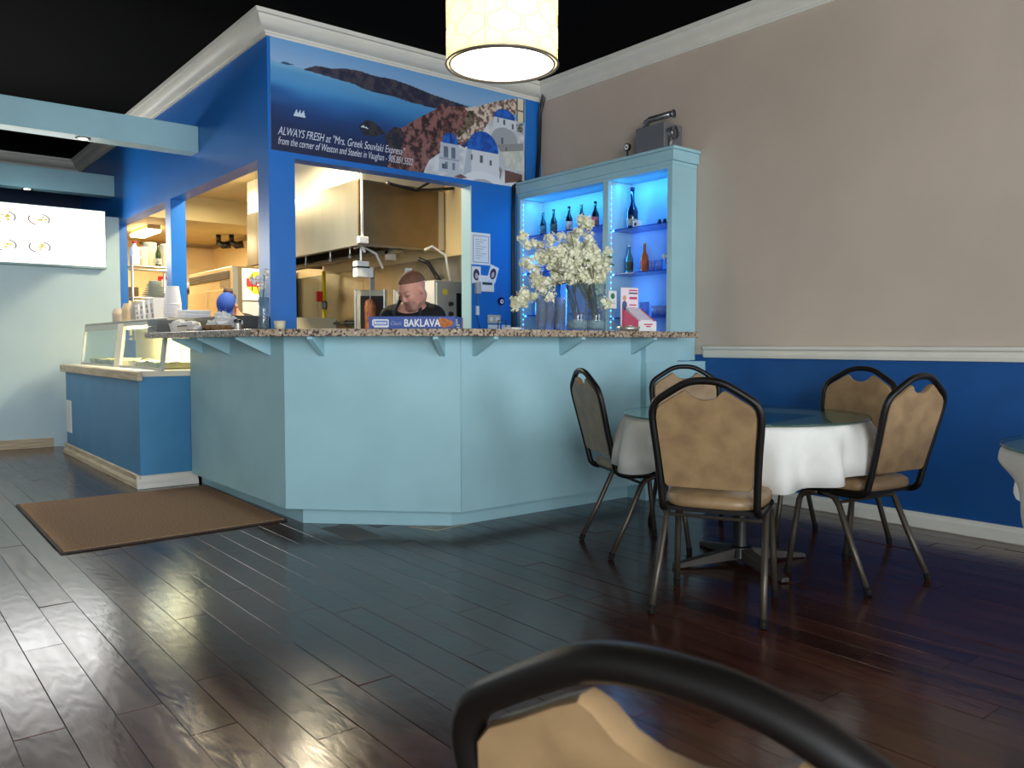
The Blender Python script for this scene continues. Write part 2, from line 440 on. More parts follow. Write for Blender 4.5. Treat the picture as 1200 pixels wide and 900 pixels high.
puck(0.45, 6.635, 2.49, 'recessed spotlight under the nearer beam, towards the left wall', 18)

# ------------------------------------------------------------------ service counter
ct = thing('service_counter', 'light blue angled service counter with plinth, standing before the kitchen', 'counter', (0, 0, 0))
ZT = 1.04
pan = [(1.835, 5.80), (1.835, 4.227), (2.521, 3.54), (3.93, 3.54)]
inn = [(3.93, 3.64), (2.562, 3.64), (1.935, 4.268), (1.935, 5.80)]
build('side_panel', MB().prism([(1.835, 5.80), (1.835, 4.228), (1.935, 4.269), (1.935, 5.80)], 'z', 0.10, ZT), CYAN, ct)
build('corner_panel', MB().prism([(1.835, 4.227), (2.5205, 3.541), (2.5615, 3.641), (1.935, 4.268)], 'z', 0.10, ZT), CYAN, ct)
build('front_panel', MB().prism([(2.5215, 3.54), (3.93, 3.54), (3.93, 3.64), (2.5625, 3.64)], 'z', 0.10, ZT), CYAN, ct)
build('plinth', MB().prism([(1.95, 5.95), (1.95, 4.262), (2.545, 3.667), (3.93, 3.65), (3.93, 3.70), (2.56, 3.71), (2.0, 4.29), (2.0, 5.95)], 'z', 0.0, 0.115), CYAN, ct)
build('end_post', MB().box(3.931, 4.525, 3.493, 3.66, 0.0, 0.885), CYAN, ct)
build('end_filler', MB().box(3.931, 4.24, 3.5, 3.66, 0.885, ZT), CYAN, ct)
def bracket(p, d, n, L=0.19, H=0.105, t=0.028):
    """triangular bracket at wall point p, along d (wall direction), pointing n"""
    mb = MB(); d = Vector(d); n = Vector(n); p = Vector(p); vs = []
    for s in (-t / 2, t / 2):
        for o, z in ((0, ZT - 0.001), (L, ZT - 0.001), (L, ZT - 0.014), (0, ZT - H)):
            q = p + d * s + n * (o + 0.001); vs.append((q.x, q.y, z))
    mb.add(vs, [(0, 1, 2, 3), (7, 6, 5, 4), (0, 4, 5, 1), (1, 5, 6, 2), (2, 6, 7, 3), (3, 7, 4, 0)])
    build('bracket', mb, CYAN, ct)
q2 = math.sqrt(.5)
for y in (5.55, 5.05, 4.42): bracket((1.835, y), (0, 1), (-1, 0))
for f in (0.22, 0.9): bracket((1.835 + .686 * f, 4.227 - .687 * f), (q2, -q2), (-q2, -q2))
for x in (2.61, 3.24, 3.85): bracket((x, 3.54), (1, 0), (0, -1))
gt = [(1.58, 6.10), (1.58, 4.12), (2.41, 3.29), (2.50, 3.27), (4.20, 3.27), (4.20, 3.95), (2.75, 3.95), (2.168, 4.55), (2.168, 6.10)]
wt = thing('granite_worktop', 'speckled brown granite worktop running along the angled counter', 'worktop', (0, 0, 0))
build('slab', MB().prism([(1.62, 6.10), (1.62, 4.14), (2.425, 3.335), (2.72, 3.95), (2.168, 4.55), (2.168, 6.10)], 'z', 1.0405, 1.0785), GRANITE, wt, bevel=0.003)
build('slab', MB().prism([(2.428, 3.333), (4.24, 3.333), (4.24, 3.95), (2.723, 3.948)], 'z', 1.0405, 1.0785), GRANITE, wt, bevel=0.003)
ZG = 1.0787

# ------------------------------------------------------------------ display case at the left
dc = thing('food_display_case', 'blue food display case with slanted lit glass beside the counter', 'display case', (0, 0, 0))
Y0, Y1 = 5.985, 8.42
build('cabinet_body', MB().box(1.545, 2.165, Y0, Y1, 0.07, 0.775), mat('faded_blue_laminate', (66, 134, 178), 0.45, var=0.05, scale=4), dc)
build('plinth_board', MB().prism([(1.544, 0.001), (1.516, 0.001), (1.52, .03), (1.532, .05), (1.534, .082), (1.544, .09)], 'y', Y0 - .012, Y1 + .05), CREAM, dc)
build('plinth_board', MB().prism([(Y0 - .001, 0.001), (Y0 - .03, 0.001), (Y0 - .026, .03), (Y0 - .013, .05), (Y0 - .011, .082), (Y0 - .001, .09)], 'x', 1.516, 1.93), WHITE, dc)
build('ledge_trim', MB().box(1.51, 1.545, Y0 - .1, Y1 + .06, 0.75, 0.812), CREAM, dc, bevel=.004)
build('ledge', MB().box(1.546, 2.165, Y0 - .02, Y1 + .06, 0.776, 0.815), mat('ledge_white', (225, 215, 195), 0.4), dc)
build('wall_vent', MB().box(1.536, 1.545, 8.2, 8.385, 0.2, 0.49), WPLAST, dc)
def slant(u): return (1.672 + u * 0.042, 0.816 + u * 0.35)       # u 0 bottom, 1 top
def sl_bar(ya, yb, u0, u1, m, nm, th=0.02):
    a = slant(u0); b = slant(u1)
    build(nm, MB().prism([a, b, (b[0] + th, b[1] - th * .4), (a[0] + th, a[1] - th * .4 + .008)], 'y', ya, yb), m, dc)
for ya, yb, nm in ((5.90, 5.95, 0), (7.03, 7.21, 1), (8.39, 8.41, 0)):
    sl_bar(ya, yb, 0, 1, ALU if nm == 0 else mat('cream_enamel', (240, 228, 200), 0.4), 'glass_post')
sl_bar(5.95, 7.03, 0.93, 1.0, ALU, 'top_rail'); sl_bar(7.21, 8.39, 0.86, 1.0, ALU, 'top_rail'); sl_bar(5.95, 7.03, 0.0, 0.05, ALU, 'bottom_rail'); sl_bar(7.21, 8.39, 0.0, 0.05, ALU, 'bottom_rail')
for ya, yb in ((5.955, 7.025), (7.215, 8.385)):
    a = slant(.05); b = slant(.93)
    build('glass_pane', MB().prism([(a[0] + .008, a[1]), (b[0] + .008, b[1]), (b[0] + .013, b[1] - .002), (a[0] + .013, a[1] - .002)], 'y', ya, yb), GLASS, dc)
build('top_shelf', MB().box(1.718, 2.165, 5.90, 8.42, 1.158, 1.185), STEEL, dc, bevel=.003)
build('glass_end', MB().add([(1.70, 6.12, .82), (2.14, 6.12, .82), (2.14, 6.12, 1.155), (1.74, 6.12, 1.155), (1.70, 6.125, .82), (2.14, 6.125, .82), (2.14, 6.125, 1.155), (1.74, 6.125, 1.155)], [(0, 1, 2, 3), (7, 6, 5, 4), (0, 4, 5, 1), (1, 5, 6, 2), (2, 6, 7, 3), (3, 7, 4, 0)]), GLASS, dc)
build('back_panel', MB().box(2.15, 2.165, 6.11, 7.0, .816, 1.157).box(2.15, 2.165, 7.05, 8.4, .816, 1.157), mat('case_back', (235, 220, 180), 0.4), dc)
build('light_tube', MB().tube([(1.86, 6.15, 1.14), (1.86, 8.2, 1.14)], 0.013, 10), emission('case_tube', (255, 225, 165), 14), dc, smooth=True)
area('case_glow', (1.93, 6.9, 1.12), (0, 0, 0), 0.2, 1.6, 26, (1, .84, .55)).parent = dc
fr = random.Random(3)
for k, (yy, col) in enumerate(((6.28, (200, 180, 130)), (6.54, (225, 215, 190)), (6.80, (150, 140, 60)), (7.38, (215, 205, 120)), (7.64, (235, 225, 150)), (7.90, (225, 220, 190)), (8.16, (180, 190, 100)))):
    pt = thing('food_pan', ['steel pan of dressing at the near end of the display case', 'steel pan of cream dip in the display case', 'steel pan of olives in the display case', 'pan of yellow rice behind the far glass', 'pan of pale potatoes behind the far glass', 'pan of white dip behind the far glass', 'pan of green salad at the far end of the case'][k], 'food pan', (1.87, yy, .8155), 0, 'pans in the display case')
    build('pan', MB().add([(-.14, -.10, 0), (.14, -.10, 0), (.14, .10, 0), (-.14, .10, 0), (-.16, -.115, .05), (.16, -.115, .05), (.16, .115, .05), (-.16, .115, .05)], [(3, 2, 1, 0), (0, 1, 5, 4), (1, 2, 6, 5), (2, 3, 7, 6), (3, 0, 4, 7)]), STEEL, pt)
    m_ = MB(); n = 8
    vs = [(-.155 + .31 * i / n, -.11 + .22 * j / n, .043 + fr.uniform(0, .022)) for j in range(n + 1) for i in range(n + 1)]
    m_.add(vs, [(j * (n + 1) + i, j * (n + 1) + i + 1, (j + 1) * (n + 1) + i + 1, (j + 1) * (n + 1) + i) for j in range(n) for i in range(n)])
    build('food', m_, mat('food_%d' % k, col, 0.5, var=.3, scale=30), pt, smooth=True)

# ------------------------------------------------------------------ menu light box
mn = thing('menu_light_box', 'glowing white menu light box with plates of food on the back wall', 'menu board', (0, YB, 0))
build('frame', MB().box(-1.2, 2.02, -.11, -.001, 1.745, 2.315), mat('box_frame', (150, 178, 178), 0.5), mn)
build('lit_face', MB().box(-1.185, 2.012, -.1135, -.1102, 1.765, 2.308), emission('menu_glow', (255, 252, 240), 2.6), mn)
def food_print(x, z, col, sc=1.0):
    m_ = MB(); n = 20
    m_.add([(x + .095 * sc * math.cos(2 * PI * k / n), -.1142, z + .058 * sc * math.sin(2 * PI * k / n)) for k in range(n)] + [(x + .08 * sc * math.cos(2 * PI * k / n), -.1142, z + .046 * sc * math.sin(2 * PI * k / n)) for k in range(n)],
           [(k, (k + 1) % n, n + (k + 1) % n, n + k) for k in range(n) if k % 10 not in (4, 5, 6, 7)])
    build('plate_print', m_, emission('plate_print', (150, 140, 135), 1.0), mn)
    m_ = MB(); f2 = random.Random(int(x * 100 + z * 10))
    for k in range(9):
        a = f2.uniform(0, 2 * PI); r = f2.uniform(.0, .05); c = (x + r * math.cos(a) + .015, z + r * .55 * math.sin(a)); s = f2.uniform(.008, .02)
        m_.add([(c[0] + s * math.cos(2 * PI * j / 7) * f2.uniform(.6, 1.3), -.1145 - k * .00005, c[1] + s * .6 * math.sin(2 * PI * j / 7)) for j in range(7)], [tuple(range(7))])
    build('food_print', m_, emission('food_print_%s' % (col,), col, 1.2), mn)
for x in (-.15, .18, .56, .88, 1.16, 1.44):
    food_print(x, 2.18, (205, 190, 90)); food_print(x, 1.92, (225, 205, 110))
area('menu_light', (0.4, YB - .13, 2.03), (R(90), 0, R(180)), 3.0, .5, 30, (.98, .99, 1.0)).parent = None

# ------------------------------------------------------------------ bar-back cabinet with blue light
bc = thing('back_bar_cabinet', 'light blue back-bar cabinet with glowing blue shelves on the taupe wall', 'cabinet', (0, 0, 0))
XC = 4.27; CY0, CY1 = 3.582, 5.195; XB = XW - 0.005
CYP = CYAN
build('end_panel', MB().box(XC, XB, CY0, CY0 + .04, 0.89, 2.19), CYP, bc)
build('end_panel', MB().box(XC, XB, CY1 - .035, CY1, 0.05, 2.19), CYP, bc)
build('divider', MB().box(XC, XB, 4.17, 4.222, 0.05, 2.19), CYP, bc)
build('base', MB().box(XC, XB, CY0 + .08, CY1 - .036, 0.0, 0.05), CYP, bc)
for a, b in ((CY0 + .0405, 4.1695), (4.2225, CY1 - .0355)): build('top_panel', MB().box(XC + .001, XB, a, b, 2.17, 2.19), CYP, bc)
build('fascia', MB().box(XC - .002, XB, CY0 - .002, CY1, 2.1905, 2.215), CYP, bc)
build('cornice', MB().box(XC - .016, XB, CY0 - .022, CY1, 2.2155, 2.285), CYP, bc, bevel=.003)
build('cornice_cap', MB().box(XC - .026, XB, CY0 - .034, CY1, 2.2855, 2.306), CYP, bc, bevel=.003)
BACK = mat('cabinet_back_white', (150, 195, 250), 0.45)
build('back_panel', MB().box(XB - .012, XB, 4.223, CY1 - .036, 0.05, 2.169), BACK, bc)
build('back_panel', MB().box(XB - .012, XB, CY0 + .041, 4.169, 0.05, 2.169), BACK, bc)
SHG = glassy('shelf_glass', (150, 190, 240), 1.45, opac=.12, orgb=(60, 110, 200))
shelves = {'a': (4.225, CY1 - .037, (1.235, 1.575, 1.87)), 'b': (CY0 + .042, 4.168, (1.19, 1.505, 1.82))}
for a, b, zs in shelves.values():
    for z in zs: build('glass_shelf', MB().box(XC + .02, XB - .013, a, b, z - .008, z), SHG, bc)
LEDM = emission('led_blue', (60, 190, 255), 6)
def led_run(x, y, z0, z1, n):
    m_ = MB()
    build('led_tape', MB().box(x - .004, x + .004, y - .001, y + .001, z0, z1), WPLAST, bc)
    for k in range(n):
        z = z0 + (z1 - z0) * (k + .5) / n; m_.box(x - .0025, x + .0025, y - .003, y + .003, z - .004, z + .004)
    o = build('led_dots', m_, LEDM, bc); o['kind'] = 'stuff'
led_run(XC + .03, CY1 - .038, 1.1, 2.15, 26); led_run(XC + .03, 4.167, 1.1, 2.15, 26)
for (ya, yb, pw) in ((4.26, 5.12, 2.6), (3.66, 4.13, 1.6)):
    o = area('led_top', (XC + .09, (ya + yb) / 2, 2.165), (0, R(-20), 0), .02, yb - ya, pw, (.05, .55, 1.0)); o.parent = bc
for (y, s, pw) in ((CY1 - .042, 1, 3.4), (4.165, 1, 2.6)):
    o = area('led_side', (XC + .05, y, 1.62), (R(-90), 0, 0), .02, 1.0, pw, (.06, .42, 1.0)); o.parent = bc

# ------------------------------------------------------------------ mural sign
def poly_mask(U, V, poly):
    m = np.zeros(U.shape, bool); n = len(poly)
    for i in range(n):
        x1, y1 = poly[i]; x2, y2 = poly[(i + 1) % n]
        if y1 == y2: continue
        c = ((y1 > V) != (y2 > V)) & (U < (x2 - x1) * (V - y1) / (y2 - y1) + x1)
        m ^= c
    return m
def vnoise(U, V, sc, seed):
    r = np.random.RandomState(seed); G = r.rand(256, 256)
    x = U * sc; y = V * sc; xi = np.floor(x).astype(int); yi = np.floor(y).astype(int); fx = x - xi; fy = y - yi
    fx = fx * fx * (3 - 2 * fx); fy = fy * fy * (3 - 2 * fy)
    g = lambda a, b: G[a % 256, b % 256]
    return (g(xi, yi) * (1 - fx) + g(xi + 1, yi) * fx) * (1 - fy) + (g(xi, yi + 1) * (1 - fx) + g(xi + 1, yi + 1) * fx) * fy
def paint_mural(nu, nv):
    U, V = np.meshgrid(np.linspace(0, 1, nu), np.linspace(0, 1, nv)); A = U * 2.92
    L = lambda c: np.array(lin(c))
    col = np.zeros((nv, nu, 3))
    hor = np.interp(U, [0, .11, .49, .78, 1], [.79, .78, .79, .79, .79])
    t = np.clip((V - hor) / .2, 0, 1)[..., None]
    col[:] = L((150, 185, 222)) * (1 - t) + L((112, 165, 215)) * t
    d = np.clip((hor - V) / .8, 0, 1)
    st = [(0, (120, 178, 215)), (.08, (95, 160, 208)), (.22, (70, 145, 205)), (.36, (40, 100, 168)), (.5, (25, 66, 124)), (.72, (20, 44, 92)), (1, (26, 34, 68))]
    dd = d + (vnoise(A * .6, V * 2.2, 5, 4) - .5) * .10 - .10 * (U - .35) * (d > .05)
    sea = np.stack([np.interp(dd, [q[0] for q in st], [L(q[1])[k] for q in st]) for k in range(3)], -1)
    col = np.where((V < hor)[..., None], sea, col)
    def put(poly, fn):
        m = poly_mask(U, V, poly); col[m] = (fn[m] if isinstance(fn, np.ndarray) else L(fn))
    def mottled(c1, c2, sc, seed, lo=.35, hi=.65):
        n = .6 * vnoise(A, V, sc, seed) + .4 * vnoise(A, V, sc * 2.6, seed + 1); n = np.clip((n - lo) / (hi - lo), 0, 1)[..., None]
        return L(c1) * (1 - n) + L(c2) * n
    isl = [(.105, .772), (.149, .834), (.198, .835), (.249, .87), (.301, .878), (.354, .863), (.421, .874), (.488, .855), (.58, .813), (.737, .771), (.681, .696), (.591, .675), (.487, .686), (.421, .707), (.357, .704), (.309, .717), (.282, .741), (.219, .75), (.16, .762)]
    put(isl, mottled((42, 44, 66), (76, 70, 80), 16, 1))
    put([(.029, .786), (.045, .804), (.078, .795), (.051, .777)], (60, 84, 120))
    cliff = [(.589, .659), (.618, .74), (.644, .729), (.737, .765), (.80, .758), (.83, .6), (.75, .45), (.699, .34), (.655, .28), (.626, .2), (.583, .12), (.555, .07), (.545, 0), (.40, 0), (.42, .116), (.407, .25), (.394, .302), (.427, .407), (.46, .415), (.518, .535)]
    put(cliff, mottled((58, 38, 42), (150, 104, 98), 22, 11))
    put([(.39, .3), (.427, .407), (.455, .41), (.47, .33), (.45, .2), (.41, .17)], mottled((26, 36, 54), (70, 60, 60), 24, 12))
    put([(.296, .344), (.318, .418), (.346, .424), (.375, .374), (.397, .328), (.355, .276), (.311, .271)], mottled((26, 34, 54), (58, 58, 62), 26, 13))
    vill = [(.718, .751), (.78, .80), (.833, .865), (.892, .925), (.957, .979), (.957, .8), (.86, .763), (.84, .6), (.8, .5), (.75, .45), (.72, .40), (.67, .36), (.699, .514), (.729, .616), (.735, .70)]
    put(vill, mottled((112, 84, 74), (226, 206, 188), 30, 21, .38, .6))
    put([(.735, .73), (.76, .74), (.76, .6), (.72, .5), (.69, .42), (.68, .46), (.71, .55)], mottled((52, 56, 44), (140, 120, 100), 34, 23))
    white = [(.544, .0), (.552, .06), (.569, .145), (.612, .232), (.615, .345), (.692, .354), (.718, .33), (.775, .45), (.813, .6), (.852, .732), (.953, .747), (.995, .70), (.995, 0)]
    put(white, mottled((196, 202, 208), (228, 230, 232), 9, 31))
    put([(.852, .732), (.953, .738), (.958, .62), (.845, .6)], (214, 222, 228))
    def ell(cx, cy, rx, ry, fn, up=None):
        m = ((U - cx) / rx) ** 2 + ((V - cy) / ry) ** 2 < 1
        if up is not None: m &= V > up
        col[m] = fn[m] if isinstance(fn, np.ndarray) else L(fn)
    ell(.90, .50, .062, .13, (168, 172, 178), .40)                       # arch in shade
    put([(.86, .43), (.99, .5), (.99, .42), (.88, .36)], (148, 150, 152))
    put([(.88, .36), (.99, .42), (.99, .18), (.90, .2)], mottled((196, 202, 190), (216, 220, 212), 12, 5))
    put([(.901, .173), (.983, .15), (.983, .075), (.901, .027)], (112, 84, 78))
    put([(.872, .2), (.888, .17), (.88, .07), (.862, .05)], (140, 132, 130))
    put([(.957, .985), (.995, .985), (.995, .729), (.957, .731)], (226, 216, 188))
    for q in ((.957, .962), (.99, .995)): put([(q[0], .985), (q[1], .985), (q[1], .73), (q[0], .73)], (92, 86, 74))
    put([(.957, .86), (.995, .86), (.995, .845), (.957, .845)], (110, 100, 84))
    put([(.957, .70), (.99, .72), (.99, .6), (.957, .62)], mottled((60, 66, 60), (170, 170, 170), 60, 8))
    put([(.721, .345), (.872, .342), (.876, .06), (.706, .045)], (222, 226, 230))
    put([(.73, .345), (.75, .345), (.745, .05), (.71, .045)], (186, 194, 206))
    put([(.615, .354), (.692, .354), (.694, .05), (.604, .04)], (196, 204, 214))
    for a in (.628, .66): put([(a, .31), (a + .018, .31), (a + .018, .2), (a, .2)], (104, 116, 134))
    put([(.607, .19), (.694, .19), (.694, .172), (.607, .172)], (160, 170, 182))
    for a in (.632, .664): put([(a, .15), (a + .012, .15), (a + .012, .08), (a, .08)], (120, 130, 146))
    dshade = mottled((14, 78, 172), (32, 108, 206), 18, 41)
    ell(.800, .337, .070, .205, dshade, .330); ell(.9, .732, .05, .10, dshade, .728); ell(.655, .35, .033, .11, dshade, .345)
    put([(.655, .35), (.664, .35), (.66, .45), (.655, .46)], (16, 54, 122))
    for x, y, ww, h in ((.786, .205, .012, .08), (.83, .19, .01, .06), (.893, .66, .010, .06), (.933, .63, .010, .06), (.866, .67, .006, .05), (.745, .22, .008, .06), (.884, .45, .010, .07), (.905, .38, .006, .04), (.62, .08, .018, .05)):
        put([(x, y), (x + ww, y), (x + ww, y + h), (x, y + h)], (92, 98, 108))
    ell(.80, .0, .09, .11, (232, 234, 236)); ell(.80, -.02, .05, .05, (176, 180, 188))
    put([(.70, .05), (.73, .02), (.70, .0), (.67, .01)], (120, 90, 90))
    for bx in ((.071, .085), (.082, .096), (.09, .108)): put([(bx[0], .335), (bx[1] + .003, .335), (bx[1] - .002, .40)], (205, 222, 238))
    put([(.078, .335), (.106, .335), (.10, .312), (.086, .312)], (34, 50, 84))
    put([(.303, .345), (.33, .342), (.324, .358), (.318, .352), (.312, .37)], (225, 230, 235))
    return col
sg = thing('mural_sign', 'wide blue sea and island mural sign with script lettering below the crown', 'sign', (2.187, YK, 2.272))
SW, SH = 2.163, 0.725
build('board', MB().box(0, SW, -.012, -.001, 0, SH), mat('sign_edge', (120, 165, 210), 0.4), sg)
NU, NV = 520, 176
me = bpy.data.meshes.new('print')
uu, vv = np.meshgrid(np.linspace(0, SW, NU), np.linspace(0, SH, NV))
co = np.stack([uu.ravel(), np.full(uu.size, -.0126), vv.ravel()], 1)
idx = np.arange(NU * NV).reshape(NV, NU)
fq = np.stack([idx[:-1, :-1].ravel(), idx[:-1, 1:].ravel(), idx[1:, 1:].ravel(), idx[1:, :-1].ravel()], 1)
me.from_pydata(co.tolist(), [], fq.tolist()); me.update()
ca = me.color_attributes.new('Col', 'FLOAT_COLOR', 'POINT')
cc = np.ones((NU * NV, 4)); cc[:, :3] = paint_mural(NU, NV).reshape(-1, 3)
ca.data.foreach_set('color', cc.ravel())
link('print', me, attr_mat('printed_vinyl', .42), sg)
LET = mat('sign_lettering', (215, 222, 236), .5)
textobj('lettering', 'ALWAYS FRESH at "Mrs. Greek Souvlaki Express"', .076, LET, sg, (.045, -.0135, .105), (R(90), 0, 0), .35, width=.615)
textobj('lettering', 'from the corner of Weston and Steeles in Vaughan - 905.851.5522', .07, LET, sg, (.043, -.0135, .042), (R(90), 0, 0), .35, width=.548)
for (x, z) in ((.03, .70), (.02, .02), (.82, .69), (.83, .02), (1.55, .69)):
    build('screw', MB().lathe([(.001, -.003), (.007, -.002), (.008, 0)], 10, cap=False).xf(Matrix.Translation((x, -.0128, z)) @ Matrix.Rotation(R(90), 4, 'X')), ALU, sg, smooth=True)

# ------------------------------------------------------------------ pendant lamp
pl = thing('pendant_lamp', 'glowing drum pendant lamp with lattice shade hanging over the room', 'lamp', (1.832, 2.315, 1.982))
RS = .197; HS = .34
SHADE = bpy.data.materials.new('shade_fabric'); SHADE.use_nodes = True
nt = SHADE.node_tree; nt.nodes.clear()
o_ = nt.nodes.new('ShaderNodeOutputMaterial'); mx = nt.nodes.new('ShaderNodeMixShader'); df = nt.nodes.new('ShaderNodeBsdfDiffuse'); tr = nt.nodes.new('ShaderNodeBsdfTranslucent')
df.inputs[0].default_value = (*lin((240, 228, 190)), 1); tr.inputs[0].default_value = (*lin((250, 232, 170)), 1); mx.inputs[0].default_value = .6
nt.links.new(df.outputs[0], mx.inputs[1]); nt.links.new(tr.outputs[0], mx.inputs[2]); nt.links.new(mx.outputs[0], o_.inputs[0])
build('shade', MB().lathe([(RS, .012), (RS, HS)], 64, cap=False), SHADE, pl, smooth=True)
RIM = mat('lamp_rim', (120, 112, 100), .4, .6)
for z, rr in ((.006, RS + .002), (HS, RS + .002), (.006, RS - .012)):
    build('rim', MB().tube([(rr * math.cos(2 * PI * k / 48), rr * math.sin(2 * PI * k / 48), z) for k in range(48)], .0035, 6, closed=True), RIM, pl, smooth=True)
build('diffuser', MB().lathe([(.0005, .008), (RS - .014, .008)], 48, cap=False), emission('diffuser_glow', (255, 250, 238), 5.0), pl)
lm = MB(); ncol = 10
for k in range(ncol):
    for s in (-1, 1):
        pts = []
        for j in range(37):
            z = .014 + (HS - .02) * j / 36; ph = z / .115
            tri = math.sin(2 * PI * ph); a = 2 * PI * k / ncol + s * (PI / ncol) * (.5 + .46 * (math.copysign(abs(tri) ** .6, tri)) + .05 * math.sin(6 * PI * ph))
            pts.append(((RS + .0012) * math.cos(a), (RS + .0012) * math.sin(a), z))
        lm.tube(pts, .0009, 4)
build('lattice', lm, mat('lattice_line', (120, 105, 70), .6), pl)
a = R(215)
build('seam', MB().tube([((RS + .001) * math.cos(a), (RS + .001) * math.sin(a), .012), ((RS + .001) * math.cos(a), (RS + .001) * math.sin(a), HS)], .0012, 4), RIM, pl)
build('cord', MB().tube([(0, 0, HS - .08), (0, 0, ZC - 2.0 - .02)], .004, 6), BPLAST, pl)
build('spider', MB().tube([(-RS, 0, HS - .01), (0, 0, HS - .05), (RS, 0, HS - .01)], .002, 5).tube([(0, -RS, HS - .01), (0, 0, HS - .05), (0, RS, HS - .01)], .002, 5), RIM, pl)
build('ceiling_rose', MB().lathe([(.06, ZC - 2.0 - .001), (.058, ZC - 2.03), (.01, ZC - 2.04)], 20), BPLAST, pl, smooth=True)
l = bpy.data.lights.new('bulb', 'POINT'); l.energy = 7.5; l.color = (1, .86, .6); l.shadow_soft_size = .05
o = bpy.data.objects.new('bulb', l); o.location = (0, 0, .17); o.parent = pl; C.objects.link(o)
build('bulb_glass', MB().ball((0, 0, .2), .03, .03, .045), emission('bulb_white', (255, 235, 200), 6), pl, smooth=True)

# ------------------------------------------------------------------ chairs
VIN = mat('tan_vinyl', (152, 124, 88), .42, rgb2=(130, 104, 73), scale=14, detail=6)
FRM = mat('black_chair_frame', (17, 14, 12), .42, spec=.3)
LEG = mat('bronze_leg_metal', (78, 70, 60), .38, .55)
RUB = mat('foot_rubber', (16, 15, 14), .8, spec=.2)
def ylean(z): return -.185 - (z - .43) * .25
def make_chair():
    t = thing('banquet_chair', 'x', 'chair')
    s_ = MB(); n = 36; vs = []
    def rr(th, a, b, p=4.2): c, s = math.cos(th), math.sin(th); return (a * math.copysign(abs(c) ** (2 / p), c), b * math.copysign(abs(s) ** (2 / p), s))
    rings = [(.90, .398), (.985, .404), (1.0, .418), (.985, .436), (.9, .446), (.6, .452), (.2, .454)]
    for k, z in rings:
        for i in range(n):
            x, y = rr(2 * PI * i / n, .190 * k, .205 * k); x *= 1 - .10 * max(0, -y) / .2; vs.append((x, y + .025, z))
    fs = [tuple(range(n - 1, -1, -1)), tuple((len(rings) - 1) * n + i for i in range(n))]
    for q in range(len(rings) - 1):
        for i in range(n): j = (i + 1) % n; fs.append((q * n + i, q * n + j, (q + 1) * n + j, (q + 1) * n + i))
    build('seat', s_.add(vs, fs), VIN, t, smooth=True)
    build('seat_pan', MB().box(-.165, .165, -.145, .195, .380, .397), FRM, t)
    half = [(.170, .43), (.174, .52), (.181, .62), (.188, .70), (.190, .744), (.185, .774), (.170, .798), (.14, .819), (.10, .844), (.068, .861), (.035, .870)]
    right = [(x, ylean(z), z) for x, z in half]
    rail = [(.178, .14, .386), (.178, .0, .384), (.175, -.10, .384), (.172, -.15, .389), (.170, -.175, .405)]
    path = rail + right + [(0, ylean(.872), .872)] + [(-x, y, z) for x, y, z in reversed(right)] + [(-x, y, z) for x, y, z in reversed(rail)]
    build('back_frame', MB().tube(smooth_path(path, 3), .0138, 10), FRM, t, smooth=True)
    pd = [(-.144, .478), (.144, .478), (.156, .490), (.160, .54), (.167, .62), (.174, .70), (.176, .742), (.171, .768), (.156, .786), (.126, .804), (.092, .826), (.070, .838), (.060, .833), (.045, .816), (.025, .807), (0, .804)]
    pd = pd + [(-x, z) for x, z in reversed(pd[2:-1])]
    m_ = MB(); k = len(pd)
    cx, cz = 0, .64
    def ring(off, sc): return [(cx + (x - cx) * sc, ylean(z) + off, cz + (z - cz) * sc) for x, z in pd]
    m_.add(ring(-.011, .985) + ring(-.006, 1) + ring(.010, 1) + ring(.017, .975), [tuple(range(k)), tuple(3 * k + i for i in reversed(range(k)))] +
           [(q * k + i, q * k + (i + 1) % k, (q + 1) * k + (i + 1) % k, (q + 1) * k + i) for q in range(3) for i in range(k)])
    build('backrest', m_, VIN, t, auto=True)
    for s in (-1, 1):
        bl = build('leg', MB().tube([(s * .178, .045, .374), (s * .180, .0, .374), (s * .182, -.035, .362), (s * .185, -.06, .335), (s * .192, -.13, .18), (s * .2, -.215, .012)], .0128, 8), LEG, t, smooth=True)
        fl = build('leg', MB().tube([(s * .178, .045, .374), (s * .179, .09, .373), (s * .18, .125, .36), (s * .182, .143, .33), (s * .188, .165, .18), (s * .195, .188, .012)], .0128, 8), LEG, t, smooth=True)
        build('foot_cap', MB().tube([(s * .1985, -.206, .03), (s * .2, -.217, .001)], .0145, 8), RUB, bl)
        build('foot_cap', MB().tube([(s * .1945, .186, .03), (s * .195, .189, .001)], .0145, 8), RUB, fl)
    build('stretcher', MB().tube([(-.183, -.052, .345), (.183, -.052, .345)], .007, 6), LEG, t)
    build('stretcher', MB().tube([(-.180, .138, .345), (.180, .138, .345)], .007, 6), LEG, t)
    return t
proto = make_chair()
chairs = [((2.566, 1.915), (.89, .45), 'tan vinyl banquet chair nearest the camera at the clothed table, seen from behind'),
          ((2.998, 2.72), (.91, -.41), 'tan banquet chair standing sideways between the counter and the table'),
          ((3.35, 1.784), (.14, .99), 'tan banquet chair pulled out at the right of the clothed table'),
          ((3.82, 2.16), (-1, -.03), 'tan banquet chair behind the table, its back to the blue wainscot'),
          ((3.50, 2.76), (-.62, -.78), 'tan banquet chair behind the table, beside the back-bar end panel'),
          ((.656, .36), (.979, .204), 'tan banquet chair back cut off at the bottom of the photo, closest of all')]
for i, (p, d, lb) in enumerate(chairs):
    o = proto if i == 0 else copy_tree(proto)
    o.location = (p[0], p[1], 0.001); o.rotation_euler.z = math.atan2(-d[0], d[1]); o['label'] = lb; o['group'] = 'tan banquet chairs'
    if i == 5: o.scale.z = .926

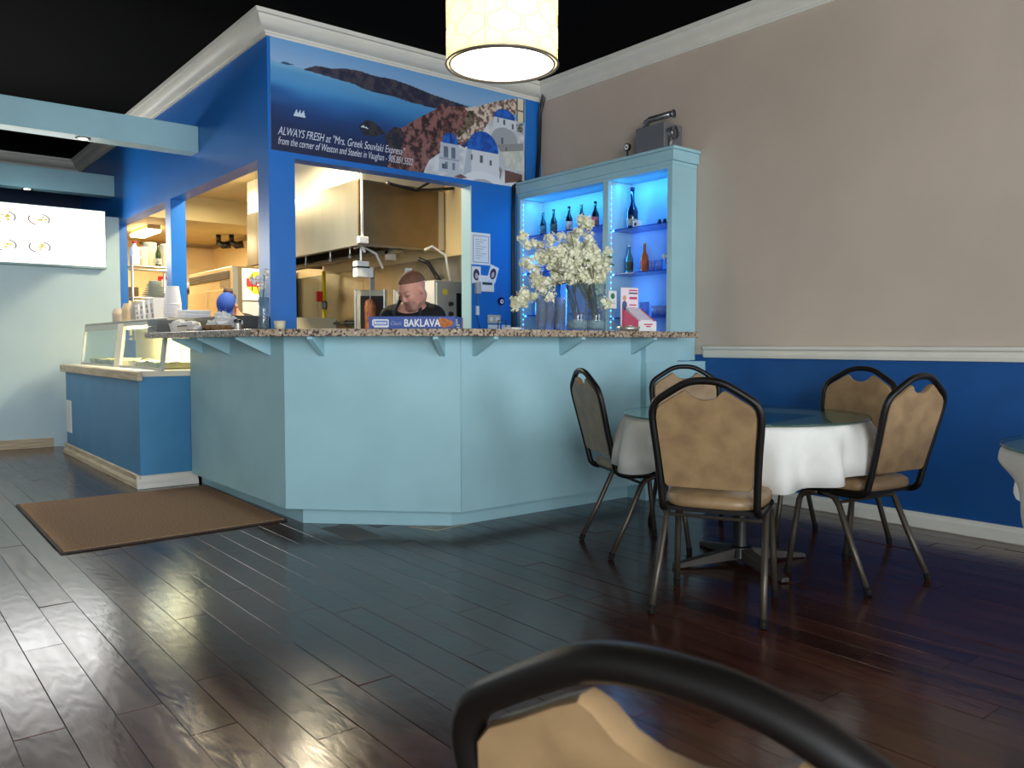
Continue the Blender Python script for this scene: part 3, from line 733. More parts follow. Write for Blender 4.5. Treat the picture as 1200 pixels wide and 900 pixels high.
# ------------------------------------------------------------------ tables
CLOTH = mat('white_tablecloth', (222, 220, 212), .8, var=.02, scale=30)
TG = glassy('table_glass', (222, 236, 232), 1.5, graze=.62)
TEAL = mat('teal_topper', (28, 120, 165), .7, var=.05, scale=20)
def table(cx, cy, zt, r, drop, labels, foot_rot, folds, seed, topper=None):
    t = thing('pedestal_table', labels[0], 'table', (cx, cy, 0.001), foot_rot)
    build('table_top', MB().lathe([(.02, zt - .045), (r - .015, zt - .045), (r - .008, zt - .035), (r - .008, zt - .018), (r - .02, zt - .0165), (.02, zt - .0165)], 48), mat('table_wood', (70, 50, 40), .5), t)
    build('column', MB().lathe([(.045, .05), (.036, .07), (.034, zt - .06), (.06, zt - .0455)], 20), FRM, t, smooth=True)
    ft = MB().lathe([(.06, .03), (.05, .075), (.04, .08)], 20)
    build('hub', ft, FRM, t)
    for k in range(4):
        a = k * PI / 2; m_ = MB().add([(.03, -.03, .02), (.03, .03, .02), (.34, .02, 0), (.34, -.02, 0), (.03, -.026, .075), (.03, .026, .075), (.34, .017, .02), (.34, -.017, .02)], [(3, 2, 1, 0), (4, 5, 6, 7), (0, 1, 5, 4), (1, 2, 6, 5), (2, 3, 7, 6), (3, 0, 4, 7)])
        build('foot', m_.xf(Matrix.Rotation(a, 4, 'Z')), mat('table_foot', (58, 52, 46), .5, .3), t, bevel=.004)
    m_ = MB(); n = 168; rings = []
    f2 = random.Random(seed); ph = [f2.uniform(0, 2 * PI) for _ in range(4)]
    def wave(th):
        v = math.sin(folds * th + ph[0]) + .6 * math.sin((folds - 4) * th + ph[1]) + .45 * math.sin((folds + 3) * th + ph[2])
        return v
    zc = zt - .0155
    us = [0, .5, .96, 1.0] + [1 + q for q in (.04, .12, .25, .45, .7, 1.0)]
    for u in us:
        for k in range(n):
            th = 2 * PI * k / n
            if u <= 1: rr_, z = r * u, zc
            else:
                q = u - 1; d = drop(th); w_ = wave(th); dz = d * q
                rr_ = r + (.004 + .006 * min(1, q * 6)) * min(1, d / .1) + dz * .10 + w_ * .040 * min(1, q * 1.5) * min(1, d / .2) + .012 * min(1, q * 3) * min(1, d / .1)
                z = zc - .004 - dz + .006 * math.sin(3 * th + ph[3]) * q
            m_.v.append((rr_ * math.cos(th), rr_ * math.sin(th), z))
    for i in range(len(us) - 1):
        for k in range(n):
            l = (k + 1) % n; m_.f.append((i * n + k, i * n + l, (i + 1) * n + l, (i + 1) * n + k))
    o = build('tablecloth', m_, CLOTH, smooth=True, loc=(cx, cy, 0)); tag(o, labels[1], 'tablecloth', 'white tablecloths')
    so = o.modifiers.new('thick', 'SOLIDIFY'); so.thickness = .0015; so.offset = 1
    if topper:
        s_, rot, lb = topper
        o = build('table_topper', MB().box(-s_, s_, -s_, s_, zt - .0135, zt - .0125), TEAL, loc=(cx, cy, 0), rz=rot); tag(o, lb, 'cloth')
    o = build('glass_top', MB().lathe([(.001, zt - .0085), (r + .006, zt - .0085), (r + .010, zt - .006), (r + .010, zt - .003), (r + .006, zt), (.001, zt)], 72, cap=False), TG, loc=(cx, cy, 0)); tag(o, labels[2], 'glass top', 'round glass table tops')
    e = build('glass_edge', MB().lathe([(r + .0095, zt - .0065), (r + .0105, zt - .006), (r + .0105, zt - .003), (r + .0095, zt - .0025)], 72, cap=False), mat('glass_edge', (30, 70, 66), .15), o, smooth=True)
table(3.15, 2.22, .688, .53, lambda th: .212 + .03 * math.cos(4 * (th - 1.0)) + .012 * math.sin(7 * th), ('round pedestal table with cross foot, between five tan chairs', 'white tablecloth hanging in folds round the table of five chairs', 'round glass top over the white cloth and teal square'), R(-22), 15, 5, (.25, R(8), 'teal square cloth under the glass of the round table'))
table(3.05, .54, .688, .53, lambda th: .555 / max(abs(math.cos(th - R(112))), abs(math.sin(th - R(112)))) - .53, ('round pedestal table cut off by the right edge of the photo', 'white tablecloth corner at the right edge of the photo', 'round glass top at the right edge of the photo'), 0, 9, 9)

# ------------------------------------------------------------------ door mat
dm = thing('floor_mat', 'brown ribbed floor mat lying before the display case', 'mat', (0, 0, 0.001))
MATM = mat('brown_mat_pile', (168, 130, 92), .95, rgb2=(132, 100, 70), scale=90, bump=.6, detail=3)
mq = [(.755, 4.33), (1.905, 4.37), (1.93, 5.80), (.775, 5.83)]
build('pile', MB().prism([(.770, 4.345), (1.892, 4.385), (1.917, 5.785), (.79, 5.815)], 'z', .0075, .011), MATM, dm)
build('rubber_edge', MB().prism(mq, 'z', .0, .0075), mat('mat_rubber', (52, 42, 36), .8), dm)

# ------------------------------------------------------------------ kitchen
hd = thing('range_hood', 'large stainless range hood hanging inside the kitchen', 'range hood', (0, 0, 0))
HX0, HX1, HY0, HY1, HZ0, HZ1 = 3.58, 4.50, 6.6, 9.22, 1.905, 2.46
build('side_panel', MB().box(HX0, HX0 + .02, HY0 + .02, HY1, HZ0, HZ1), STEEL, hd)
build('front_panel', MB().box(HX0, HX1, HY0, HY0 + .02, HZ0, HZ1), mat('warm_steel', (142, 122, 92), .34, .9, var=.12, scale=3), hd)
build('back_panel', MB().box(HX0 + .02, HX1, HY1 - .02, HY1, HZ0, HZ1), STEEL, hd)
build('top_panel', MB().box(HX0, HX1, HY0, HY1, HZ1, HZ1 + .015), STEEL, hd)
build('lip', MB().box(HX0 - .012, HX0 + .05, HY0 - .012, HY1, HZ0 - .018, HZ0), STEEL, hd)
build('lip', MB().box(HX0 + .05, HX1, HY0 - .012, HY0 + .05, HZ0 - .018, HZ0), STEEL, hd)
build('gutter', MB().box(HX0 + .42, HX0 + .5, HY0 + .06, HY1, HZ0 - .05, HZ0 - .005), STEEL, hd)
for k in range(5):
    y = HY0 + .1 + k * .5
    build('filter', MB().prism([(HX0 + .5, HZ0 - .01), (HX1 - .05, HZ0 + .36), (HX1 - .05, HZ0 + .38), (HX0 + .48, HZ0 + .01)], 'y', y, y + .47), DSTEEL, hd)
build('corner_trim', MB().box(4.44, 4.50, HY0 - .012, HY0 - .0005, HZ0, HZ1), mat('pale_steel', (205, 200, 185), .35, .8), hd)
for k, y in enumerate((6.95, 7.35, 7.9)):
    build('nozzle', MB().tube([(HX0 + .1, y, HZ0 + .06), (HX0 + .1, y, HZ0 - .06)], .007, 6).lathe([(.012, -.1), (.016, -.085), (.008, -.06)], 8, (HX0 + .1, y, HZ0)), ALU, hd)
build('nozzle', MB().tube([(3.68, 6.75, HZ0 + .04), (3.7, 6.74, HZ0 - .02), (3.72, 6.74, HZ0 - .06)], .014, 6), WPLAST, hd)
struct('wall_hood_filler', MB().box(HX0 + .01, HX0 + .03, HY0 + .02, HY1, HZ1 + .016, 2.839).box(HX0 + .01, HX1, HY0 + .005, HY0 + .02, HZ1 + .016, 2.839), mat('filler_cream', (232, 222, 196), .55))
cd = thing('conduit_pipe', 'thin white conduit dropping from the ceiling to the hood corner', 'pipe', (3.60, 6.565, 1.90))
build('pipe', MB().tube([(0, 0, .05), (0, 0, .938)], .013, 8), WPLAST, cd, smooth=True)
build('junction_box', MB().box(-.045, .05, -.03, .02, .0, .06), WPLAST, cd, bevel=.006)
bp_ = thing('ceiling_bracket', 'black pipe bracket hung before the range hood', 'bracket', (3.9, 6.45, 2.84))
build('pipe', MB().tube([(-.10, 0, -.40), (.2, .0, -.43), (.62, .0, -.36)], .014, 8), BPLAST, bp_, smooth=True)
build('strut', MB().tube([(.2, 0, -.42), (.42, 0, -.30), (.46, 0, -.001)], .011, 8), BPLAST, bp_, smooth=True)
build('end_knob', MB().ball((-.10, 0, -.40), .022), DSTEEL, bp_, smooth=True)

def fluorescent(loc, L, label, power, along='y', es=20.0):
    t = thing('fluorescent_light', label, 'light', loc, 0, 'fluorescent lights on the kitchen ceiling')
    m1 = MB().box(-.08, .08, -L / 2 - .03, L / 2 + .03, -.05, -.001); m2 = MB().prism([(-.1, -.05), (-.085, -.085), (.085, -.085), (.1, -.05)], 'y', -L / 2, L / 2)
    if along == 'x': Rm = Matrix.Rotation(R(90), 4, 'Z'); m1.xf(Rm); m2.xf(Rm)
    build('housing', m1, mat('light_housing', (215, 190, 140), .5), t); build('diffuser', m2, emission('tube_glow', (255, 236, 190), es), t)
    o = area('tube_light', (0, 0, -.09), (0, 0, 0 if along == 'y' else R(90)), .18, L, power, (1, .86, .6)); o.parent = t
fluorescent((3.12, 11.6, 2.539), .75, 'lit fluorescent fixture above the wire rack in the kitchen', 55, 'y')
fluorescent((2.95, 6.75, 2.839), 1.2, 'lit fluorescent fixture beside the range hood', 85, 'y')
fluorescent((3.1, 9.3, 2.839), 1.2, 'lit fluorescent fixture between hood and kitchen bulkhead', 55, 'y')
for k, (x, y) in enumerate(((4.10, 11.62), (4.24, 11.5))):
    t = thing('track_spotlight', ['black spotlight under the kitchen bulkhead, left of its twin', 'black spotlight under the kitchen bulkhead, right of its twin'][k], 'spotlight', (x, y, 2.539), 0, 'black spotlights in the kitchen')
    build('stem', MB().tube([(0, 0, -.001), (0, 0, -.10)], .035, 10), BPLAST, t, smooth=True)
    build('head', MB().tube([(-.02, 0, -.10), (.05, -.04, -.15), (.14, -.07, -.13)], [.035, .05, .055], 10), BPLAST, t, smooth=True)
tag(build('wall_pipe', MB().tube([(3.4, 12.96, 2.50), (4.46, 12.96, 2.50), (4.48, 12.9, 2.50), (4.48, 9.4, 2.50)], .018, 8), mat('pipe_paint', (150, 125, 85), .5), smooth=True), 'thin brown pipe along the top of the kitchen wall', 'pipe')

fg = thing('steel_refrigerator', 'two-door stainless refrigerator with a dark grille on top', 'refrigerator', (3.66, 9.9, 0.001))
FS = mat('fridge_steel', (196, 178, 142), .35, .75, var=.06, scale=3)
build('body', MB().box(0, .80, 0, 1.65, .1, 1.95), FS, fg, bevel=.006)
build('corner_strip', MB().box(-.008, .06, -.006, 0, .1, 1.95), mat('bright_steel', (225, 222, 212), .3, .8), fg)
for y in (.02, .83): build('door', MB().box(-.03, -.001, y + .01, y + .79, .18, 1.68), FS, fg, bevel=.005)
build('grille', MB().box(-.012, -.001, .12, 1.6, 1.80, 1.90), mat('dark_grille', (60, 50, 42), .5), fg)
for k in range(4): build('slat', MB().box(-.018, -.0122, .13, 1.59, 1.808 + k * .023, 1.816 + k * .023), DSTEEL, fg)
build('badge', MB().box(-.012, -.001, .12, .42, 1.70, 1.79), mat('badge_panel', (120, 100, 70), .5), fg)
build('sticker', MB().box(-.033, -.0305, .10, .2, 1.52, 1.66), mat('pale_sticker', (190, 222, 212), .6), fg)
for k in range(4): build('foot', MB().cbox((.08 + .62 * (k % 2), .1 + 1.4 * (k // 2), 0), .05, .05, .1), BPLAST, fg)

ps = thing('warning_poster', 'white poster with a yellow octagon and red band inside the kitchen', 'poster', (2.897, 7.6, 1.415))
build('sheet', MB().box(0, .30, 0, .004, 0, .30), PAPER, ps)
build('octagon', MB().prism([(.155 + .115 * math.cos(PI / 8 + k * PI / 4), .165 + .115 * math.sin(PI / 8 + k * PI / 4)) for k in range(8)], 'y', -.0015, -.0005), mat('poster_yellow', (238, 196, 48), .6), ps)
build('band', MB().box(.04, .27, -.003, -.0017, .13, .205), mat('poster_red', (208, 44, 36), .6), ps)
build('white_line', MB().box(.12, .25, -.0036, -.0031, .172, .19).box(.14, .235, -.0036, -.0031, .143, .158), PAPER, ps)
build('rule', MB().box(.09, .10, -.0036, -.0031, .09, .25), mat('poster_black', (40, 34, 26), .6), ps)
build('hanging_wire', MB().tube([(.15, .002, .30), (.15, .002, 1.424)], .002, 4), DSTEEL, ps)
n2 = thing('notice_sheet', 'small grey notice with yellow corner below the warning poster', 'notice', (2.897, 7.6, 1.19))
build('sheet', MB().box(0, .30, 0, .004, 0, .21), mat('grey_paper', (200, 200, 196), .7), n2)
build('patch', MB().box(.16, .28, -.0015, -.0003, .08, .19), mat('patch_yellow', (210, 186, 60), .7), n2)
build('hanging_wire', MB().tube([(.15, .002, .21), (.15, .002, .224)], .002, 4), DSTEEL, n2)

rk = thing('wire_rack', 'chrome wire rack of containers and plates behind the kitchen wall', 'rack', (2.40, 9.45, 0.001))
CH = mat('chrome_wire', (190, 185, 172), .3, .8)
for x in (0, .46):
    for y in (0, .45): build('post', MB().tube([(x, y, 0), (x, y, 1.95)], .014, 8), CH, rk, smooth=True)
for z in (.3, 1.08, 1.5, 1.84):
    m_ = MB().tube([(0, 0, z), (.46, 0, z)], .012, 6).tube([(0, .45, z), (.46, .45, z)], .012, 6).tube([(0, 0, z), (0, .45, z)], .012, 6).tube([(.46, 0, z), (.46, .45, z)], .012, 6).tube([(0, 0, z - .035), (.46, 0, z - .035)], .008, 6)
    for k in range(14): m_.tube([(.03 + .03 * k, 0, z + .004), (.03 + .03 * k, .45, z + .004)], .003, 4)
    build('wire_shelf', m_, CH, rk)
def tub(loc, r, h, label, col=(226, 214, 178), lidc=None, grp='tubs on the wire rack'):
    t = thing('food_tub', label, 'tub', loc, 0, grp)
    build('body', MB().lathe([(r * .86, 0), (r * .9, .01), (r, h - .02), (r, h)], 20), mat('tub_%s' % (col,), col, .45), t, smooth=False)
    build('lid', MB().lathe([(r * 1.05, h), (r * 1.05, h + .015), (r * .95, h + .022)], 20), mat('lid_%s' % (lidc or col,), lidc or col, .45), t)
ZS = 1.854
tub((2.555, 9.60, ZS), .05, .19, 'small cream tub on the wire rack beside the white jug')
tub((2.665, 9.74, ZS), .068, .26, 'tall cream tub on the wire rack behind the green bottle', (222, 208, 170))
tub((2.805, 9.62, ZS), .062, .24, 'wide cream tub at the right end of the wire rack', (230, 220, 188))
jg = thing('plastic_jug', 'white plastic jug with handle and red cap on the wire rack', 'jug', (2.455, 9.56, ZS)); jg.scale = (.8, .8, .9)
build('body', MB().lathe([(.06, 0), (.065, .02), (.065, .17), (.05, .22), (.022, .25), (.022, .27)], 18), WPLAST, jg, smooth=True)
build('handle', MB().tube([(.05, 0, .21), (.10, 0, .20), (.105, 0, .12), (.062, 0, .09)], .011, 8), WPLAST, jg, smooth=True)
build('cap', MB().lathe([(.026, .2705), (.026, .295)], 14), mat('red_cap', (200, 40, 30), .4), jg)
def bottle(loc, h, r, glass, label, lab=None, cap=(40, 40, 40), neck=.55, grp=None, nm='bottle', labz=(.12, .42)):
    t = thing(nm, label, 'bottle', loc, 0, grp)
    nr = r * .36
    build('body', MB().lathe([(r * .9, 0), (r, .006), (r, h * neck), (r * .92, h * (neck + .06)), (nr * 1.25, h * (neck + .2)), (nr, h * (neck + .27)), (nr, h * .94)], 20), mat('glass_%s' % (glass,), glass, .12, spec=.7, coat=.4), t, smooth=True)
    build('cap', MB().lathe([(nr * 1.15, h * .94), (nr * 1.15, h)], 14), mat('cap_%s' % (cap,), cap, .35, .3), t)
    if lab: build('paper_label', MB().lathe([(r + .0012, h * labz[0]), (r + .0012, h * labz[1])], 20, cap=False), mat('label_%s' % (lab,), lab, .6, rgb2=tuple(int(c * .6) for c in lab), scale=26), t, smooth=True)
    return t
bottle((2.69, 9.52, ZS), .25, .03, (46, 62, 16), 'green olive oil bottle with pale label on the wire rack', (225, 222, 200), (30, 40, 20), labz=(.1, .35))
pr = random.Random(5)
PLT = mat('grey_plate', (190, 196, 190), .35)
for k in range(9):
    o = build('plate', MB().lathe([(.05, 0), (.06, .004), (.15 - .010 * k, .018), (.153 - .010 * k, .02), (.148 - .010 * k, .021), (.055, .008), (.001, .007)], 28, cap=False), PLT, smooth=True, loc=(2.69 + pr.uniform(-.006, .006), 9.66, 1.512 + k * .0215))
    tag(o, 'grey plate in the tapering stack on the middle shelf of the wire rack', 'plate', 'plates stacked on the wire rack')
bx_ = tag(build('storage_box', MB().box(-.055, .055, -.09, .09, 0, .12), mat('kraft_box', (120, 95, 60), .7), loc=(2.475, 9.80, 1.513), bevel=.004), 'brown storage box at the left of the middle rack shelf', 'box')
ex = thing('red_framed_sign', 'small red framed notice on the far kitchen wall', 'sign', (3.66, 12.99, 1.72))
build('frame', MB().box(0, .24, -.02, 0, 0, .30), mat('sign_red', (196, 40, 30), .5), ex); build('sheet', MB().box(.045, .195, -.024, -.0205, .045, .255), PAPER, ex)
sk = thing('wall_shelf', 'dark triangular bracket shelf with a bowl on the far kitchen wall', 'shelf', (3.75, 12.5, 1.30))
build('board', MB().box(0, .55, 0, .49, .5, .53), DSTEEL, sk); build('side', MB().prism([(0, .5), (.48, .5), (.48, 0)], 'x', .5, .53), mat('dark_brown', (70, 52, 38), .6), sk)
build('side', MB().prism([(0, .5), (.48, .5), (.48, 0)], 'x', .02, .05), mat('dark_brown', (70, 52, 38), .6), sk)
tag(build('mixing_bowl', MB().lathe([(.05, 0), (.11, .05), (.13, .09), (.125, .09), (.1, .05), (.001, .01)], 20, cap=False), WPLAST, smooth=True, loc=(4.02, 12.7, 1.831)), 'white bowl on the dark wall shelf', 'bowl')

# gas pipes on the steel wall
gp = thing('gas_pipe', 'yellow gas pipe with valves against the steel kitchen wall', 'pipe', (4.40, 8.96, 0.001))
YEL = mat('gas_yellow', (236, 204, 20), .4)
build('riser', MB().tube([(0, 0, 0), (0, 0, 1.86)], .022, 10), YEL, gp, smooth=True)
build('valve', MB().lathe([(.03, -.05), (.036, -.03), (.036, .03), (.03, .05)], 12, (0, 0, 1.46)), DSTEEL, gp)
build('valve_handle', MB().box(-.10, -.03, -.02, .02, 1.5, 1.62), mat('valve_red', (200, 40, 30), .5), gp)
build('tee', MB().ball((0, 0, 1.22), .05), DSTEEL, gp, smooth=True)
build('branch', MB().tube([(0, 0, 1.24), (0, -.9, 1.24)], .018, 8), DSTEEL, gp, smooth=True)
build('regulator', MB().ball((0, -.22, 1.24), .06, .04, .06), DSTEEL, gp, smooth=True); build('union', MB().tube([(0, -.45, 1.24), (0, -.55, 1.24)], .03, 8), DSTEEL, gp)
gr_ = thing('steel_prep_table', 'stainless prep table below the range hood', 'prep table', (3.72, 6.62, 0.001))
build('top', MB().box(0, .77, 0, 2.1, .86, .90), STEEL, gr_, bevel=.004); build('undershelf', MB().box(.03, .74, 0.03, 2.07, .25, .28), STEEL, gr_)
for x in (.04, .73):
    for y in (.05, 2.05): build('leg', MB().tube([(x, y, 0), (x, y, .86)], .02, 8), STEEL, gr_)
build('splash_panel', MB().box(.1, .7, 2.08, 2.095, .9, 1.3), mat('cream_panel', (205, 195, 165), .5), gr_)
def broiler(loc, rz, label):
    t = thing('gyro_broiler', label, 'broiler', loc, rz, 'vertical gyro broilers')
    t.scale = (.7, .62, .95)
    build('base', MB().box(-.22, .22, -.25, .25, 0, .07), STEEL, t, bevel=.004)
    build('heater_back', MB().box(-.20, .20, .14, .25, .07, .66), STEEL, t, bevel=.004)
    build('burner_face', MB().box(-.16, .16, .132, .1395, .12, .6), mat('burner_dark', (50, 36, 28), .7), t)
    for s in (-1, 1): build('wing', MB().box(s * .20 - .008, s * .20 + .008, -.10, .139, .07, .66), mat('wing_steel', (214, 212, 205), .28, .85), t)
    build('spit', MB().tube([(0, -.03, .07), (0, -.03, .78)], .008, 8), CH, t)
    m_ = MB(); r2 = random.Random(4); prof_ = [(.04, .12), (.06, .15), (.07, .25), (.08, .36), (.085, .46), (.07, .54), (.03, .56)]
    m_.lathe(prof_, 20, (0, -.03, 0)); m_.v = [(x + r2.uniform(-.008, .008), y + r2.uniform(-.008, .008), z) for x, y, z in m_.v]
    build('meat_cone', m_, mat('roast_meat', (150, 92, 52), .6, rgb2=(96, 54, 30), scale=20), t, smooth=True)
    build('motor_box', MB().box(-.05, .05, -.08, .02, .78, .88), WPLAST, t, bevel=.006)
    build('motor_arm', MB().box(-.03, .03, .02, .24, .80, .83).box(-.03, .03, .21, .24, .66, .80), DSTEEL, t)
    return t
broiler((3.95, 7.05, .902), R(-38), 'gyro broiler with roasted meat cone left of the cook')
broiler((4.27, 6.86, .902), R(-38), 'gyro broiler with meat cone right of the cook')
ov = thing('control_oven', 'stainless oven with three black knobs and dark door under the hood', 'oven', (4.06, 6.1, 0.001))
OVS = mat('oven_steel', (205, 200, 185), .35, .7, var=.05, scale=4)
build('body', MB().box(0, .40, 0, .42, .08, 1.57), OVS, ov, bevel=.006)
build('control_panel', MB().box(.02, .22, -.012, -.0005, .9, 1.55), OVS, ov)
for k, z in enumerate((1.36, 1.27, 1.18)):
    kb = build('knob', MB().tube([(.16, -.0125, z), (.16, -.018, z)], .026, 16), mat('knob_ring', (150, 150, 148), .3, .6), ov); build('knob_cap', MB().tube([(.16, -.018, z), (.16, -.045, z)], [.02, .017], 14), BPLAST, kb)
build('dark_door', MB().box(.235, .395, -.014, -.0005, .95, 1.46), mat('oven_glass', (16, 15, 14), .15), ov)
build('rack_line', MB().box(.235, .395, -.018, -.0145, 1.23, 1.242), DSTEEL, ov)
build('maker_badge', MB().box(.08, .13, -.0135, -.0125, 1.44, 1.49), mat('badge_yellow', (226, 200, 50), .5), ov)
for k in range(4): build('foot', MB().cbox((.05 + .3 * (k % 2), .05 + .3 * (k // 2), 0), .04, .04, .08), BPLAST, ov)
for k, (pts, lb) in enumerate(((((3.72, 6.95, 1.9), (3.80, 6.95, 1.93), (3.93, 6.9, 1.86), (3.98, 6.86, 1.72)), 'pale flexible hose arching down behind the cook'),
                              (((4.22, 6.5, 1.88), (4.30, 6.5, 1.92), (4.42, 6.45, 1.84), (4.44, 6.4, 1.58)), 'pale flexible hose arching down to the oven'),
                              (((4.18, 6.55, 1.80), (4.26, 6.5, 1.76), (4.30, 6.45, 1.66), (4.33, 6.4, 1.58)), 'thick black hose dropping to the top of the oven'))):
    tag(build('hose', MB().tube(pts, .012 if k < 2 else .02, 8), WPLAST if k < 2 else BPLAST, smooth=True), lb, 'hose')
e1 = thing('electrical_box', 'white electrical box hung under the hood behind the cook', 'box', (3.66, 6.78, 1.62))
build('case', MB().box(0, .13, 0, .08, 0, .15), WPLAST, e1, bevel=.006); build('strap', MB().box(-.004, .134, -.004, .084, .085, .10), BPLAST, e1); build('hanger', MB().tube([(.065, .04, .15), (.065, .04, .29)], .012, 6), ALU, e1)
e2 = thing('socket_box', 'pale socket box under the hood above the cook', 'box', (4.0, 6.8, 1.80)); build('case', MB().box(0, .09, 0, .06, 0, .09), mat('pale_box', (214, 204, 184), .5), e2); build('hanger', MB().tube([(.045, .03, .09), (.045, .03, .11)], .012, 6), ALU, e2)

# ------------------------------------------------------------------ emergency light and trinkets on the cabinet
em = thing('emergency_light', 'grey emergency light unit with two lamp heads on top of the cabinet', 'emergency light', (4.31, 3.66, 2.3065))
EG = mat('grey_enamel', (128, 128, 130), .42, .5)
build('case', MB().box(0, .19, .03, .285, 0, .19), EG, em, bevel=.004)
build('lamp_arm', MB().tube([(.03, .22, .19), (.03, .215, .225), (.03, .18, .238), (.03, .0, .238)], .022, 12), mat('chrome_grey', (140, 140, 142), .25, .8), em, smooth=True)
def headlamp(y, z, x, r, L):
    h = build('lamp_head', MB().lathe([(r * .5, 0), (r * .8, .02), (r, L - .01), (r * 1.05, L), (r * .92, L)], 20, cap=False).xf(Matrix.Translation((x, y, z)) @ Matrix.Rotation(R(90), 4, 'X') @ Matrix.Rotation(R(12), 4, 'Y')), mat('chrome_grey', (140, 140, 142), .25, .8), em, smooth=True)
    build('lens', MB().lathe([(.001, L - .008), (r * .93, L - .006)], 20, cap=False).xf(Matrix.Translation((x, y, z)) @ Matrix.Rotation(R(90), 4, 'X') @ Matrix.Rotation(R(12), 4, 'Y')), mat('lamp_lens', (70, 66, 72), .15), h, smooth=True)
headlamp(.01, .238, .03, .027, .035); headlamp(.06, .12, .05, .045, .075)
build('swivel', MB().tube([(.05, .03, .0), (.05, .01, .06), (.05, .02, .10)], .014, 8), EG, em, smooth=True)
build('test_knob', MB().ball((.135, .022, .125), .016), mat('chrome_grey', (140, 140, 142), .25, .8), em, smooth=True)
fgz = thing('dial_ornament', 'tiny round dial ornament on a black stand beside the emergency light', 'ornament', (4.33, 4.04, 2.3065))
build('stand', MB().box(-.01, .01, -.018, .018, 0, .012).tube([(0, 0, .01), (0, 0, .06)], .007, 6), BPLAST, fgz)
build('dial', MB().tube([(.006, 0, .085), (-.012, 0, .085)], .028, 18), BPLAST, fgz, smooth=False); build('dial_face', MB().tube([(-.0125, 0, .085), (-.014, 0, .085)], .02, 18), PAPER, fgz); build('dial_hub', MB().tube([(-.0145, 0, .085), (-.016, 0, .085)], .007, 10), BPLAST, fgz)

# ------------------------------------------------------------------ bottles and glasses in the cabinet
G1 = 'bottles on the left top glass shelf'
for k, (y, gl, lb, lab, cp) in enumerate(((5.04, (24, 40, 58), 'first beer bottle from the left on the top blue shelf', (90, 120, 140), (150, 160, 165)), (4.91, (20, 46, 52), 'second beer bottle from the left on the top blue shelf', (70, 90, 90), (60, 70, 60)),
                                   (4.73, (18, 12, 24), 'dark bottle in the middle of the top blue shelf, white label', (214, 206, 210), (30, 20, 20)), (4.59, (16, 46, 36), 'green bottle with pink and white label on the top blue shelf', (222, 176, 190), (190, 190, 190)),
                                   (4.44, (22, 10, 14), 'brown bottle with pink label beside the shelf divider', (232, 110, 130), (40, 20, 20)))):
    bottle((4.41, y, 1.8705), .205, .029, gl, lb, lab, cp, .5, G1, 'beer_bottle')
bottle((4.40, 4.055, 1.8205), .30, .042, (14, 24, 66), 'large dark blue bottle on the top right shelf', (170, 168, 150), (20, 26, 60), .42, None, 'wine_bottle', (.08, .24))
bottle((4.41, 4.09, 1.5055), .21, .028, (70, 120, 130), 'clear bottle with dark label on the middle right shelf', (44, 60, 44), (170, 190, 190), .5)
bottle((4.41, 3.945, 1.5055), .21, .029, (176, 96, 40), 'amber orange bottle on the middle right shelf', (200, 96, 50), (190, 150, 60), .5)
bottle((4.41, 5.09, 1.2355), .16, .03, (150, 190, 210), 'small pale bottle with white label on the lowest left shelf', (226, 236, 240), (200, 210, 220), .6)
TUMB = glassy('tumbler_glass', (200, 225, 245), 1.5, .05, .16, (220, 235, 255))
def tumbler(loc, r, h, label, grp):
    return tag(build('tumbler', MB().lathe([(.001, .004), (r * .8, .004), (r * .82, 0), (r, h), (r * .94, h), (r * .76, .010), (.001, .010)], 18, cap=False), TUMB, smooth=True, loc=loc), label, 'glass', grp)
for k, y in enumerate((3.865, 3.80)): tumbler((4.40, y, 1.5055), .025, .08, ['short glass beside the amber bottle', 'short glass at the right of the middle shelf'][k], 'short glasses on the middle shelf')
for k, y in enumerate((3.80, 3.745, 3.69, 3.83, 3.77)): tumbler((4.36 if k < 3 else 4.43, y, 1.1905), .026, .075, 'short stemless glass on the lowest right shelf', 'glasses on the lowest right shelf')
for k, y in enumerate((3.98, 3.93)): tumbler((4.42, y, 1.1905), .02, .11, ['tall narrow glass on the lowest right shelf, nearer the divider', 'tall narrow glass on the lowest right shelf, nearer the stemless glasses'][k], 'tall glasses')
for k, y in enumerate((3.80, 3.755)): tag(build('salt_shaker', MB().lathe([(.014, 0), (.016, .02), (.012, .035), (.008, .045), (.001, .048)], 12), mat('dark_ceramic', (24, 26, 50), .3), smooth=True, loc=(4.40, y, 1.8205)), ['small dark shaker on the top right shelf, left one', 'small dark shaker on the top right shelf, right one'][k], 'shaker', 'small shakers')
mg = thing('tea_light_box', 'small white box beside the large blue bottle', 'box', (4.36, 3.97, 1.8205)); build('body', MB().box(-.02, .02, -.025, .025, 0, .05), PAPER, mg); build('print_mark', MB().tube([(-.0205, 0, .025), (-.0212, 0, .025)], .012, 12), mat('mark_dark', (60, 60, 80), .6), mg)
pf = thing('picture_card', 'pale card leaning at the left of the middle shelf', 'card', (4.36, 5.06, 1.5755)); build('card', MB().box(0, .004, -.09, .09, 0, .15), mat('pale_card', (170, 190, 235), .6), pf)
fl2 = thing('artificial_flower', 'small white flower sprig leaning by the cabinet end', 'flower', (4.38, 3.70, 1.5055)); build('stem', MB().tube([(0, 0, 0), (-.01, .01, .05), (0, .03, .1)], .002, 5), mat('dark_stem', (40, 50, 30), .7), fl2)
for k, (a, b, c) in enumerate(((0, .03, .11), (.0, .01, .095), (.01, .05, .10), (0, .03, .085))): build('petal', MB().ball((a, b, c), .012, .016, .012, 8, 5), WPLAST, fl2, smooth=True)
